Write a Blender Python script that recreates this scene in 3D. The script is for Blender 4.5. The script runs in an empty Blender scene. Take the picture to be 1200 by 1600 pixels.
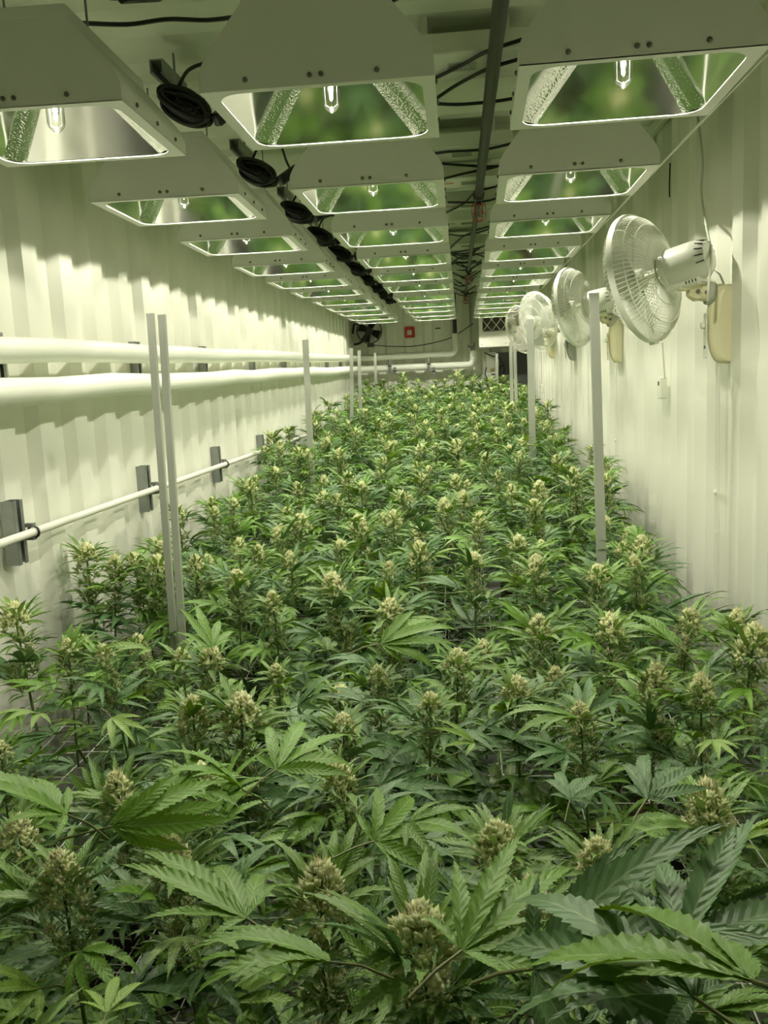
import bpy, bmesh, math, random
import numpy as np
from mathutils import Vector, Matrix

sc = bpy.context.scene
PI = math.pi
# ------------------------------------------------------------------ camera
F = 1385.0
def _n(v): return v / np.linalg.norm(v)
_Y = _n(np.array([720 - 600, 578 - 800, F]))
_D = np.array([1022 - 600, 9664 - 800, F]); _D = _n(_D - _D.dot(_Y) * _Y)
_X = np.cross(_D, _Y)
RC = np.array([_X, _Y, -_D]).T            # camera (x right, y down, z ahead) <- world
cam_d = bpy.data.cameras.new('camera')
cam = bpy.data.objects.new('camera', cam_d)
sc.collection.objects.link(cam)
Rw = RC.T                                 # columns: camera axes in the world
cam.matrix_world = Matrix(((Rw[0][0], -Rw[0][1], -Rw[0][2], 0),
                           (Rw[1][0], -Rw[1][1], -Rw[1][2], 0),
                           (Rw[2][0], -Rw[2][1], -Rw[2][2], 0), (0, 0, 0, 1)))
cam_d.sensor_fit = 'VERTICAL'
cam_d.sensor_height = 24.0
cam_d.lens = 24.0 * F / 1600.0
cam_d.clip_start = 0.02
sc.camera = cam
# ------------------------------------------------------------------ world, exposure
w = bpy.data.worlds.new('world'); sc.world = w; w.use_nodes = True
w.node_tree.nodes['Background'].inputs[0].default_value = (0, 0, 0, 1)
w.node_tree.nodes['Background'].inputs[1].default_value = 0
sc.view_settings.view_transform = 'Standard'
sc.view_settings.look = 'None'
sc.view_settings.gamma = 1
sc.view_settings.use_curve_mapping = False
sc.view_settings.exposure = 0.22
LAMP_W = 46.0
LAMP_COL = (0.99, 0.94, 0.80)
cy = sc.cycles
cy.max_bounces = 10; cy.diffuse_bounces = 6; cy.glossy_bounces = 4
cy.transmission_bounces = 6; cy.transparent_max_bounces = 12
cy.caustics_reflective = False; cy.caustics_refractive = False
cy.sample_clamp_indirect = 6.0
cy.use_denoising = True

def at(px, py, x=None, y=None, z=None):
    d = Rw @ np.array([px - 600, py - 800, F])
    s = (x / d[0]) if x is not None else (y / d[1]) if y is not None else (z / d[2])
    return Vector((d * s).tolist())

# ------------------------------------------------------------------ materials
def mat(name, col, rough=0.6, metal=0.0, bump=0.0, bscale=60.0, var=0.0, vscale=4.0, spec=0.5, emit=None):
    m = bpy.data.materials.new(name); m.use_nodes = True
    nt = m.node_tree; b = nt.nodes['Principled BSDF']
    b.inputs['Base Color'].default_value = (*col, 1)
    b.inputs['Roughness'].default_value = rough
    b.inputs['Metallic'].default_value = metal
    b.inputs['Specular IOR Level'].default_value = spec
    tc = nt.nodes.new('ShaderNodeTexCoord')
    if var:
        n = nt.nodes.new('ShaderNodeTexNoise'); n.inputs['Scale'].default_value = vscale; n.inputs['Detail'].default_value = 4
        nt.links.new(tc.outputs['Object'], n.inputs['Vector'])
        mx = nt.nodes.new('ShaderNodeMix'); mx.data_type = 'RGBA'
        mx.inputs['A'].default_value = (*[c * (1 - var) for c in col], 1)
        mx.inputs['B'].default_value = (*[min(1, c * (1 + var)) for c in col], 1)
        nt.links.new(n.outputs['Fac'], mx.inputs['Factor'])
        nt.links.new(mx.outputs['Result'], b.inputs['Base Color'])
    if bump:
        n2 = nt.nodes.new('ShaderNodeTexNoise'); n2.inputs['Scale'].default_value = bscale
        nt.links.new(tc.outputs['Object'], n2.inputs['Vector'])
        bp = nt.nodes.new('ShaderNodeBump'); bp.inputs['Strength'].default_value = bump; bp.inputs['Distance'].default_value = 0.003
        nt.links.new(n2.outputs['Fac'], bp.inputs['Height'])
        nt.links.new(bp.outputs['Normal'], b.inputs['Normal'])
    if emit:
        b.inputs['Emission Color'].default_value = (*emit[0], 1)
        b.inputs['Emission Strength'].default_value = emit[1]
    return m

M = {}
M['wall'] = mat('painted_steel', (0.79, 0.80, 0.70), 0.42, bump=0.08, bscale=25, var=0.02, vscale=1.5)
M['ceil'] = mat('painted_ceiling', (0.70, 0.74, 0.62), 0.4, bump=0.1, bscale=20, var=0.05, vscale=2)
M['floor'] = mat('pale_deck', (0.36, 0.37, 0.34), 0.6, bump=0.2, var=0.15, vscale=3)
M['enamel'] = mat('white_enamel', (0.66, 0.68, 0.60), 0.38, bump=0.05, bscale=120, var=0.03, vscale=8)
M['mirror'] = mat('polished_aluminium', (0.83, 0.83, 0.80), 0.09, 1.0, bump=0.03, bscale=7)
M['ceramic'] = mat('ceramic', (0.8, 0.8, 0.76), 0.3)
M['black'] = mat('black_rubber', (0.012, 0.012, 0.012), 0.45)
M['blackplastic'] = mat('black_plastic', (0.015, 0.015, 0.016), 0.35)
M['darksteel'] = mat('dark_steel_pipe', (0.045, 0.047, 0.040), 0.38, 0.5, var=0.2, vscale=12)
M['galv'] = mat('galvanised_steel', (0.30, 0.32, 0.31), 0.45, 0.75, bump=0.1, var=0.2, vscale=30)
M['screw'] = mat('screw_metal', (0.16, 0.15, 0.13), 0.4, 0.8)
M['insul'] = mat('white_pipe_insulation', (0.84, 0.86, 0.76), 0.5, bump=0.35, bscale=22, var=0.03, vscale=5)
M['pvc'] = mat('white_conduit', (0.78, 0.78, 0.70), 0.45, var=0.08, vscale=14)
M['post'] = mat('milky_plastic_post', (0.42, 0.44, 0.38), 0.35, var=0.1, vscale=9)
M['fanwhite'] = mat('fan_white_plastic', (0.80, 0.82, 0.72), 0.28)
M['fanblade'] = mat('fan_blade_plastic', (0.50, 0.52, 0.45), 0.3)
M['fancream'] = mat('fan_cream_plastic', (0.80, 0.76, 0.52), 0.25)
M['fangrey'] = mat('fan_grey_plastic', (0.42, 0.43, 0.38), 0.3)
M['fanpink'] = mat('fan_rosy_white_plastic', (0.84, 0.80, 0.74), 0.3)
M['cordwhite'] = mat('white_cord', (0.55, 0.56, 0.48), 0.5)
M['blue'] = mat('blue_print', (0.05, 0.13, 0.33), 0.5)
M['ink'] = mat('grey_print', (0.18, 0.18, 0.16), 0.6)
M['orange'] = mat('orange_label', (0.62, 0.30, 0.20), 0.6)
M['labelgrey'] = mat('label_paper', (0.50, 0.52, 0.45), 0.6)
M['red'] = mat('red_enamel', (0.45, 0.02, 0.02), 0.35)
M['redwire'] = mat('red_cage_wire', (0.42, 0.035, 0.03), 0.4)
M['acwhite'] = mat('unit_white', (0.80, 0.80, 0.72), 0.4)
M['acfin'] = mat('brown_fins', (0.12, 0.09, 0.05), 0.6)
M['darkdoor'] = mat('dark_recess_paint', (0.10, 0.11, 0.10), 0.6)
M['yellow'] = mat('yellow_plug', (0.60, 0.42, 0.05), 0.5)
M['string'] = mat('white_net_string', (0.75, 0.76, 0.68), 0.5)
M['pot'] = mat('black_fabric_pot', (0.018, 0.018, 0.02), 0.9, bump=0.5)
M['soil'] = mat('clay_pebble_medium', (0.14, 0.08, 0.04), 0.9, bump=1.0, bscale=90, var=0.5, vscale=70)
M['stem'] = mat('green_stem', (0.10, 0.15, 0.04), 0.6, var=0.3, vscale=20)
M['petiole'] = mat('reddish_petiole', (0.15, 0.17, 0.05), 0.5, var=0.3, vscale=15)

# hammered reflector strip
hm = mat('hammered_aluminium', (0.80, 0.82, 0.78), 0.16, 1.0); M['hammered'] = hm
nt = hm.node_tree; tc = nt.nodes.new('ShaderNodeTexCoord'); vo = nt.nodes.new('ShaderNodeTexVoronoi')
vo.feature = 'SMOOTH_F1'; vo.inputs['Scale'].default_value = 190
bp = nt.nodes.new('ShaderNodeBump'); bp.inputs['Strength'].default_value = 0.7; bp.inputs['Distance'].default_value = 0.003
nt.links.new(tc.outputs['Object'], vo.inputs['Vector']); nt.links.new(vo.outputs['Distance'], bp.inputs['Height'])
nt.links.new(bp.outputs['Normal'], nt.nodes['Principled BSDF'].inputs['Normal'])

# clear lamp glass: real transparency plus a little gloss
g = bpy.data.materials.new('lamp_glass'); g.use_nodes = True; nt = g.node_tree; nt.nodes.clear()
o_ = nt.nodes.new('ShaderNodeOutputMaterial'); mx = nt.nodes.new('ShaderNodeMixShader')
tr = nt.nodes.new('ShaderNodeBsdfTransparent'); gl = nt.nodes.new('ShaderNodeBsdfGlossy'); gl.inputs['Roughness'].default_value = 0.05
lw = nt.nodes.new('ShaderNodeLayerWeight'); lw.inputs['Blend'].default_value = 0.35
tr.inputs['Color'].default_value = (0.97, 0.98, 0.95, 1)
nt.links.new(lw.outputs['Facing'], mx.inputs['Fac']); nt.links.new(tr.outputs[0], mx.inputs[1]); nt.links.new(gl.outputs[0], mx.inputs[2])
nt.links.new(mx.outputs[0], o_.inputs['Surface']); M['glass'] = g
M['arc'] = mat('glowing_arc', (1, 1, 0.9), 0.5, emit=((1.0, 0.95, 0.80), 60.0))
M['frit'] = mat('lamp_frame', (0.9, 0.9, 0.85), 0.3, 0.8)

def leaf_mat(name, base, light, trans=0.11):
    m = bpy.data.materials.new(name); m.use_nodes = True; nt = m.node_tree
    N = nt.nodes; Lk = nt.links; b = N['Principled BSDF']; out = N['Material Output']
    b.inputs['Roughness'].default_value = 0.43; b.inputs['Specular IOR Level'].default_value = 0.5
    uv = N.new('ShaderNodeUVMap'); sep = N.new('ShaderNodeSeparateXYZ'); Lk.new(uv.outputs[0], sep.inputs[0])
    def math_(op, a, b_=None, c=None):
        n = N.new('ShaderNodeMath'); n.operation = op
        for i, v in enumerate((a, b_, c)):
            if v is None: continue
            if isinstance(v, (int, float)): n.inputs[i].default_value = v
            else: Lk.new(v, n.inputs[i])
        return n.outputs[0]
    v = math_('ABSOLUTE', math_('MULTIPLY_ADD', sep.outputs['Y'], 2.0, -1.0))
    ph = math_('MULTIPLY_ADD', sep.outputs['X'], 13.0, math_('MULTIPLY', v, -1.6))
    fr = math_('FRACT', ph)
    tri = math_('ABSOLUTE', math_('MULTIPLY_ADD', fr, 2.0, -1.0))        # 1 at vein
    vein = math_('SMOOTH_MIN', math_('MULTIPLY', math_('MAXIMUM', math_('SUBTRACT', tri, 0.72), 0.0), 3.0), 1.0, 0.1)
    mid = math_('LESS_THAN', v, 0.07)
    vv = math_('MAXIMUM', math_('MULTIPLY', vein, 0.26), math_('MULTIPLY', mid, 0.7))
    oi = N.new('ShaderNodeObjectInfo'); geo = N.new('ShaderNodeNewGeometry')
    r = math_('MULTIPLY_ADD', oi.outputs['Random'], 0.5, math_('MULTIPLY', geo.outputs['Random Per Island'], 0.5))
    rp = N.new('ShaderNodeValToRGB'); Lk.new(r, rp.inputs[0])
    rp.color_ramp.elements[0].color = (*[c * 0.72 for c in base], 1)
    rp.color_ramp.elements[1].color = (*[c * 1.25 for c in base], 1)
    mx = N.new('ShaderNodeMix'); mx.data_type = 'RGBA'; Lk.new(vv, mx.inputs['Factor']); Lk.new(rp.outputs[0], mx.inputs['A'])
    mx.inputs['B'].default_value = (*light, 1)
    Lk.new(mx.outputs['Result'], b.inputs['Base Color'])
    bp = N.new('ShaderNodeBump'); bp.inputs['Strength'].default_value = 0.3; bp.inputs['Distance'].default_value = 0.0012
    Lk.new(math_('SUBTRACT', 1.0, tri), bp.inputs['Height']); Lk.new(bp.outputs[0], b.inputs['Normal'])
    t = N.new('ShaderNodeBsdfTranslucent')
    hs = N.new('ShaderNodeHueSaturation'); hs.inputs['Hue'].default_value = 0.47; hs.inputs['Saturation'].default_value = 1.15; hs.inputs['Value'].default_value = 2.0
    Lk.new(mx.outputs['Result'], hs.inputs['Color']); Lk.new(hs.outputs[0], t.inputs['Color'])
    ms = N.new('ShaderNodeMixShader'); ms.inputs[0].default_value = trans
    Lk.new(b.outputs[0], ms.inputs[1]); Lk.new(t.outputs[0], ms.inputs[2]); Lk.new(ms.outputs[0], out.inputs['Surface'])
    return m
M['leafA'] = leaf_mat('leaf_mid_green', (0.135, 0.285, 0.030), (0.30, 0.44, 0.15))
M['leafB'] = leaf_mat('leaf_deep_green', (0.085, 0.190, 0.060), (0.24, 0.35, 0.15))
M['leafC'] = leaf_mat('leaf_yellow_green', (0.190, 0.330, 0.050), (0.36, 0.50, 0.15))
M['sugar'] = leaf_mat('frosted_small_leaf', (0.170, 0.310, 0.075), (0.42, 0.48, 0.24))

def bud_mat(name, c0, c1):
    m = bpy.data.materials.new(name); m.use_nodes = True; nt = m.node_tree; b = nt.nodes['Principled BSDF']
    geo = nt.nodes.new('ShaderNodeNewGeometry'); rp = nt.nodes.new('ShaderNodeValToRGB')
    nt.links.new(geo.outputs['Random Per Island'], rp.inputs[0])
    rp.color_ramp.elements[0].color = (*c0, 1); rp.color_ramp.elements[1].color = (*c1, 1)
    nt.links.new(rp.outputs[0], b.inputs['Base Color']); b.inputs['Roughness'].default_value = 0.6
    t = nt.nodes.new('ShaderNodeBsdfTranslucent'); nt.links.new(rp.outputs[0], t.inputs['Color'])
    ms = nt.nodes.new('ShaderNodeMixShader'); ms.inputs[0].default_value = .12
    nt.links.new(b.outputs[0], ms.inputs[1]); nt.links.new(t.outputs[0], ms.inputs[2]); nt.links.new(ms.outputs[0], nt.nodes['Material Output'].inputs['Surface'])
    return m
M['bract'] = bud_mat('frosted_bract', (0.58, 0.66, 0.28), (0.90, 0.90, 0.56))
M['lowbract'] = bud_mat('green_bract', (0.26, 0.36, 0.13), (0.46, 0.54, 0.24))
M['pistil'] = bud_mat('cream_pistil', (0.94, 0.88, 0.50), (0.98, 0.96, 0.70))

# ------------------------------------------------------------------ mesh helpers
C = sc.collection
class MB:
    def __init__(s): s.v = []; s.f = []; s.m = []; s.uv = {}
    def add(s, vs, fs, mi=0):
        o = len(s.v); s.v += [tuple(v) for v in vs]
        for f in fs: s.f.append(tuple(i + o for i in f)); s.m.append(mi)
        return o
    def box(s, c, d, mi=0, M_=None, ch=0.0):
        x, y, z = [k / 2 for k in d]
        if ch > 0:
            bm = bmesh.new(); bmesh.ops.create_cube(bm, size=1.0)
            bmesh.ops.scale(bm, vec=d, verts=bm.verts)
            bmesh.ops.bevel(bm, geom=bm.edges[:], offset=min(ch, min(d) * .45), segments=1, affect='EDGES', profile=.5)
            bm.verts.index_update()
            vs = [v.co.copy() for v in bm.verts]; fs = [[v.index for v in f.verts] for f in bm.faces]; bm.free()
        else:
            vs = [Vector((sx * x, sy * y, sz * z)) for sz in (-1, 1) for sy in (-1, 1) for sx in (-1, 1)]
            fs = [(0, 2, 3, 1), (4, 5, 7, 6), (0, 1, 5, 4), (2, 6, 7, 3), (0, 4, 6, 2), (1, 3, 7, 5)]
        if M_ is not None: vs = [M_ @ v for v in vs]
        vs = [v + Vector(c) for v in vs]
        s.add(vs, fs, mi)
    def tube(s, pts, r, n=8, mi=0, cap=True, radii=None):
        pts = [Vector(p) for p in pts]; o = len(s.v); k = len(pts)
        prev = None
        for i, p in enumerate(pts):
            t = (pts[min(i + 1, k - 1)] - pts[max(i - 1, 0)]).normalized()
            if prev is None:
                a = Vector((0, 0, 1)) if abs(t.z) < .9 else Vector((1, 0, 0))
                u = t.cross(a).normalized()
            else:
                u = (prev - t * prev.dot(t)).normalized()
            prev = u; v = t.cross(u); rr = radii[i] if radii else r
            for j in range(n):
                a = 2 * PI * j / n
                s.v.append(tuple(p + (u * math.cos(a) + v * math.sin(a)) * rr))
        for i in range(k - 1):
            for j in range(n):
                a = o + i * n + j; b = o + i * n + (j + 1) % n
                s.f.append((a, b, b + n, a + n)); s.m.append(mi)
        if cap and n > 2:
            s.f.append(tuple(o + j for j in range(n))[::-1]); s.m.append(mi)
            s.f.append(tuple(o + (k - 1) * n + j for j in range(n))); s.m.append(mi)
    def lathe(s, prof, c=(0, 0, 0), n=24, mi=0, M_=None, cap=True):
        o = len(s.v); c = Vector(c)
        for (r, z) in prof:
            for j in range(n):
                a = 2 * PI * j / n; p = Vector((r * math.cos(a), r * math.sin(a), z))
                if M_ is not None: p = M_ @ p
                s.v.append(tuple(p + c))
        for i in range(len(prof) - 1):
            for j in range(n):
                a = o + i * n + j; b = o + i * n + (j + 1) % n
                s.f.append((a, b, b + n, a + n)); s.m.append(mi)
        if cap:
            s.f.append(tuple(o + j for j in range(n))[::-1]); s.m.append(mi)
            q = o + (len(prof) - 1) * n
            s.f.append(tuple(q + j for j in range(n))); s.m.append(mi)
    def mesh(s, name, mats, smooth=False):
        me = bpy.data.meshes.new(name); me.from_pydata(s.v, [], s.f)
        for m in (mats if isinstance(mats, (list, tuple)) else [mats]): me.materials.append(m)
        if any(s.m): me.polygons.foreach_set('material_index', s.m)
        if smooth: me.polygons.foreach_set('use_smooth', [True] * len(s.f))
        me.update()
        if smooth:
            try: me.set_sharp_from_angle(angle=math.radians(38))
            except Exception: pass
        return me

def link(name, me, parent=None, mw=None, loc=None):
    o = bpy.data.objects.new(name, me); C.objects.link(o)
    if parent: o.parent = parent
    if mw is not None: o.matrix_local = mw
    if loc is not None: o.location = loc
    return o
def empty(name, loc, label, cat, group=None):
    o = bpy.data.objects.new(name, None); C.objects.link(o); o.location = loc; o.empty_display_size = .05
    return tag(o, label, cat, group)
def tag(o, label, cat, group=None, kind=None):
    o['label'] = label; o['category'] = cat
    if group: o['group'] = group
    if kind: o['kind'] = kind
    return o
def struct(name, me, label=None):
    o = link(name, me); o['kind'] = 'structure'
    o['label'] = label; o['category'] = name.split('_')[0]
    return o
def curve_pts(pts, n=8):
    """Catmull-Rom through the points"""
    P_ = [Vector(p) for p in pts]; P_ = [P_[0] * 2 - P_[1]] + P_ + [P_[-1] * 2 - P_[-2]]; out = []
    for i in range(1, len(P_) - 2):
        for k in range(n):
            t = k / n; a, b, c, d = P_[i - 1:i + 3]
            out.append(.5 * ((2 * b) + (c - a) * t + (2 * a - 5 * b + 4 * c - d) * t * t + (3 * b - a - 3 * c + d) * t ** 3))
    out.append(P_[-2]); return out
ORD = ['first', 'second', 'third', 'fourth', 'fifth', 'sixth', 'seventh', 'eighth', 'ninth', 'tenth', 'eleventh', 'twelfth',
       'thirteenth', 'fourteenth', 'fifteenth', 'sixteenth', 'seventeenth', 'eighteenth', 'nineteenth', 'twentieth', 'twenty-first']

# ------------------------------------------------------------------ room shell (shipping container)
XL, XR, YB, YF, ZC, ZF = -1.42, 0.90, 11.9, -1.0, 1.03, -1.66
def corrugated(axis, base, sign, a0, a1, z0, z1, pitch=.278, depth=.036, thick=.03, flip=False):
    """sheet with trapezoid ribs along an axis; returns MB. axis 'y': wall at x=base, axis 'x': wall at y=base"""
    prof = []; p = a0
    while p < a1:
        for q, dd in ((0, 0), (.104, 0), (.104 + .035, 1), (.104 + .035 + .104, 1), (.278, 0)):
            t = p + q * pitch / .278
            if t <= a1: prof.append((t, dd * depth))
        p += pitch
    prof = sorted(set([(round(t, 5), round(d, 5)) for t, d in prof]))
    mb = MB(); vs = []; k = len(prof)
    for (t, d) in prof:
        o = base + sign * d
        for zz in (z0, z1):
            vs.append((o, t, zz) if axis == 'y' else (t, o, zz))
    for (t, d) in prof:
        o = base + sign * (depth + thick)
        for zz in (z0, z1):
            vs.append((o, t, zz) if axis == 'y' else (t, o, zz))
    fs = []
    for i in range(k - 1):
        a = 2 * i; fs.append((a, a + 2, a + 3, a + 1)); b = 2 * k + a; fs.append((b, b + 1, b + 3, b + 2))
        fs.append((a, b, b + 2, a + 2)); fs.append((a + 1, a + 3, b + 3, b + 1))
    fs.append((0, 1, 2 * k + 1, 2 * k)); e = 2 * (k - 1); fs.append((e, 2 * k + e, 2 * k + e + 1, e + 1))
    mb.add(vs, fs); return mb
struct('wall_left', corrugated('y', XL, -1, YF, YB + .04, ZF - .05, ZC + .05).mesh('wall_left', M['wall']), 'white corrugated steel side wall behind the two insulated pipes')
struct('wall_right', corrugated('y', XR, 1, YF, YB + .04, ZF - .05, ZC + .05, pitch=.285).mesh('wall_right', M['wall']), 'white corrugated steel side wall carrying the fans')
struct('wall_back', corrugated('x', YB, 1, XL - .04, XR + .04, ZF - .05, ZC + .05, pitch=.25).mesh('wall_back', M['wall']), 'white ribbed end wall with red alarm and cooling unit')
struct('wall_front', corrugated('x', YF, -1, XL - .04, XR + .04, ZF - .05, ZC + .05).mesh('wall_front', M['wall']), 'white end wall behind the viewer')
# roof: shallow cross ribs
mb = MB(); prof = []; p = YF
while p < YB:
    for q, d in ((0, 0), (.07, 0), (.10, .02), (.17, .02)): prof.append((p + q, d))
    p += .21
vs = []; fs = []; k = len(prof)
for (t, d) in prof:
    for x in (XL - .04, XR + .04): vs.append((x, t, ZC + d))
for (t, d) in prof:
    for x in (XL - .04, XR + .04): vs.append((x, t, ZC + .07))
for i in range(k - 1):
    a = 2 * i; fs.append((a, a + 1, a + 3, a + 2)); b = 2 * k + a; fs.append((b, b + 2, b + 3, b + 1))
mb.add(vs, fs); struct('ceiling', mb.mesh('ceiling', M['ceil']), 'white ribbed steel roof above the lamps')
mb = MB(); mb.box(((XL + XR) / 2, (YF + YB) / 2, ZF - .05), (XR - XL + .1, YB - YF + .1, .06))
fl = struct('floor', mb.mesh('floor', M['darkdoor']), 'pale plank deck under the plants')
mb = MB(); mb.box((0, 0, 0), (XR - XL, .292, .02), ch=.003); me = mb.mesh('floor_plank', M['floor'])
y = YF + .15
while y < YB - .1:
    link('floor_plank', me, fl, loc=((XL + XR) / 2, y, ZF - .01)); y += .3
for nm, x in (('trim_1', XL + .015), ('trim_2', XR - .015)):
    mb = MB(); mb.box((x, (YF + YB) / 2, ZC - .02), (.03, YB - YF, .04), ch=.004)
    struct(nm, mb.mesh(nm, M['ceil']), 'steel top rail where the ceiling meets the ' + ('pipe wall' if x < 0 else 'fan wall'))

# ------------------------------------------------------------------ lamps
HB = 0.61
def fixture_meshes():
    R = {}
    # outer housing profile (x, z) half
    hp = [(.250, 0), (.250, .030)]
    for k in range(1, 5):
        t = k / 5; hp.append((.250 - .014 * t * t - .0, .030 + .034 * t))
    hp += [(.230, .075), (.150, .172), (.146, .200)]
    prof = hp + [(-x, z) for x, z in hp[::-1]]
    n = len(prof); vs = [(x, -.25, z) for x, z in prof] + [(x, .25, z) for x, z in prof]
    fs = [tuple(range(n))[::-1], tuple(range(n, 2 * n))]
    for i in range(n):
        if i == n - 1: continue                      # open at the bottom
        fs.append((i, i + 1, n + i + 1, n + i))
    mb = MB(); mb.add(vs, fs)
    # skirt fold on the end faces and top lip
    for s in (-1, 1):
        mb.box((0, s * .252, .190), (.29, .004, .022))
    R['housing'] = mb.mesh('housing', M['enamel'])
    # bottom frame with rounded opening
    mb = MB(); outer = [(-.25, -.25), (.25, -.25), (.25, .25), (-.25, .25)]
    ow, oh, r = .222, .228, .058; inner = []
    for cx, cy_, a0 in ((-1, -1, PI), (1, -1, 1.5 * PI), (1, 1, 0), (-1, 1, .5 * PI)):
        for k in range(7):
            a = a0 + k * PI / 12; inner.append((cx * (ow - r) + r * math.cos(a), cy_ * (oh - r) + r * math.sin(a)))
    N = len(inner); vs = [(x, y, z) for z in (0, .0025) for x, y in inner]; per = []
    for x, y in inner:
        s = min(.25 / abs(x) if x else 9, .25 / abs(y) if y else 9); per.append((x * s, y * s))
    for k, c in ((3, 0), (10, 1), (17, 2), (24, 3)): per[k] = outer[c]
    vs += [(x, y, z) for z in (0, .0025) for x, y in per]; fs = []
    for i in range(N):
        j = (i + 1) % N
        fs += [(i, 2 * N + i, 2 * N + j, j), (N + i, N + j, 3 * N + j, 3 * N + i), (i, j, N + j, N + i), (2 * N + i, 3 * N + i, 3 * N + j, 2 * N + j)]
    mb.add(vs, fs); R['frame'] = mb.mesh('bottom_frame', M['enamel'])
    # inner reflector: octagonal pyramid, flats and hammered corners
    b = .228; bc = .184; t = .080; tc_ = .040; z0, z1 = .004, .165
    def oc(h, c): return [(-c, -h), (c, -h), (h, -c), (h, c), (c, h), (-c, h), (-h, c), (-h, -c)]
    B = oc(b, bc); T = oc(t, tc_)
    mb = MB()
    for i in (0, 2, 4, 6):
        j = (i + 1) % 8; mb.add([(*B[i], z0), (*B[j], z0), (*T[j], z1), (*T[i], z1)], [(0, 1, 2, 3)])
    mb.add([(*p, z1) for p in T], [tuple(range(8))]); R['reflector'] = mb.mesh('reflector', M['mirror'])
    hs = []
    for i in (1, 3, 5, 7):
        j = (i + 1) % 8; mb = MB()
        a, b_, c, d = Vector((*B[i], z0)), Vector((*B[j], z0)), Vector((*T[j], z1)), Vector((*T[i], z1))
        m0 = (a + b_) / 2 * .985; m1 = (c + d) / 2 * .96
        mb.add([a, m0, m1, d, b_, c], [(0, 1, 2, 3), (1, 4, 5, 2)])
        hs.append(mb.mesh('corner_reflector', M['hammered']))
    R['corner'] = hs
    mb = MB()
    for s in (-1, 1):
        for x in (-.15, -.012, .012, .13):
            mb.lathe([(.0055, 0), (.0055, .003), (.002, .005)], (x, s * .25, .020), 8, M_=Matrix.Rotation(s * -PI / 2, 3, 'X'))
        for y in (-.15, .0, .15):
            mb.lathe([(.0055, 0), (.0055, .003), (.002, .005)], (s * .25, y, .018), 8, M_=Matrix.Rotation(s * PI / 2, 3, 'Y'))
    R['screws'] = mb.mesh('screws', M['screw'])
    mb = MB(); mb.lathe([(.028, .165), (.028, .150), (.022, .147)], n=16); R['socket'] = mb.mesh('socket', M['ceramic'], True)
    mb = MB(); pr = [(.002, -.006), (.010, -.001), (.018, .008), (.0215, .020), (.0215, .115), (.017, .135), (.013, .150)]
    mb.lathe(pr, n=20, cap=False); R['envelope'] = mb.mesh('bulb_envelope', M['glass'], True)
    mb = MB(); mb.lathe([(.004, .034), (.0085, .040), (.0085, .126), (.004, .132)], n=12); R['arc'] = mb.mesh('arc_tube', M['glass'], True)
    mb = MB(); mb.lathe([(.002, .040), (.0055, .045), (.0055, .120), (.002, .125)], n=10); R['glow'] = mb.mesh('arc_glow', M['arc'], True)
    mb = MB()
    for s in (-1, 1): mb.tube([(s * .014, 0, .012), (s * .015, 0, .06), (s * .012, 0, .148)], .0009, 5)
    mb.tube([(-.014, 0, .012), (0, .004, .006), (.014, 0, .012)], .0009, 5)
    for z in (.120,): mb.tube([(.0155 * math.cos(a * PI / 6), .0155 * math.sin(a * PI / 6), z) for a in range(13)], .0011, 4)
    R['wire'] = mb.mesh('bulb_wire', M['frit'])
    mb = MB()
    for s in (-1, 1):
        mb.tube([(s * .10, 0, .20), (s * .10, 0, ZC - HB + .005)], .003, 6)
        mb.box((s * .10, 0, .205), (.03, .02, .008))
    R['hanger'] = mb.mesh('hanger', M['galv'])
    return R
FX = fixture_meshes()
lamp_data = bpy.data.lights.new('arc_light', 'POINT'); lamp_data.energy = LAMP_W; lamp_data.color = LAMP_COL
lamp_data.shadow_soft_size = .016
ROWY = [2.215, 3.235, 4.17, 5.11, 5.95, 6.75, 7.70, 8.49, 9.21, 10.01, 10.76]
COLS = [(-.965, 'beside the pipe wall', 2.0), (-.285, 'in the middle column', .5), (.395, 'beside the fan wall', 4.0)]
rnd = random.Random(4)
for ci, (cx, where, yaw) in enumerate(COLS):
    for ri, ry in enumerate([1.17] + ROWY):  # leading unseen row is added only to brighten the foreground plants
        ri -= 1
        if ri < 0 and ci == 0: continue
        t = empty('grow_light', (cx + (.0 if ci < 2 else .0025 * ri), ry, HB + rnd.uniform(-.004, .004)),
                  ('white pyramid grow light %s, %s in view from the near end' % (where, ORD[ri])) if ri >= 0 else 'white pyramid grow light %s, added out of view to light the foreground plants' % where, 'grow light', 'hanging white grow lights')
        t.rotation_euler.z = math.radians(yaw * (.8 if ri < 3 else .3)) * (1 if ci != 1 else .6)
        if ci == 2: t.rotation_euler.z = math.radians(-1.0)
        for nm, key in (('housing', 'housing'), ('bottom_frame', 'frame'), ('reflector', 'reflector'), ('socket', 'socket'), ('hanger', 'hanger')):
            link(nm, FX[key], t)
        link('screw_heads', FX['screws'], t)['kind'] = 'stuff'
        for h in FX['corner']: link('corner_reflector', h, t)
        e = link('bulb', FX['envelope'], t, loc=(0, 0, .016))
        link('arc_tube', FX['arc'], e); link('arc_core', FX['glow'], e); link('bulb_wire', FX['wire'], e)
        lo = bpy.data.objects.new('arc_light', lamp_data); C.objects.link(lo); lo.parent = e; lo.location = (0, 0, .112)

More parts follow.
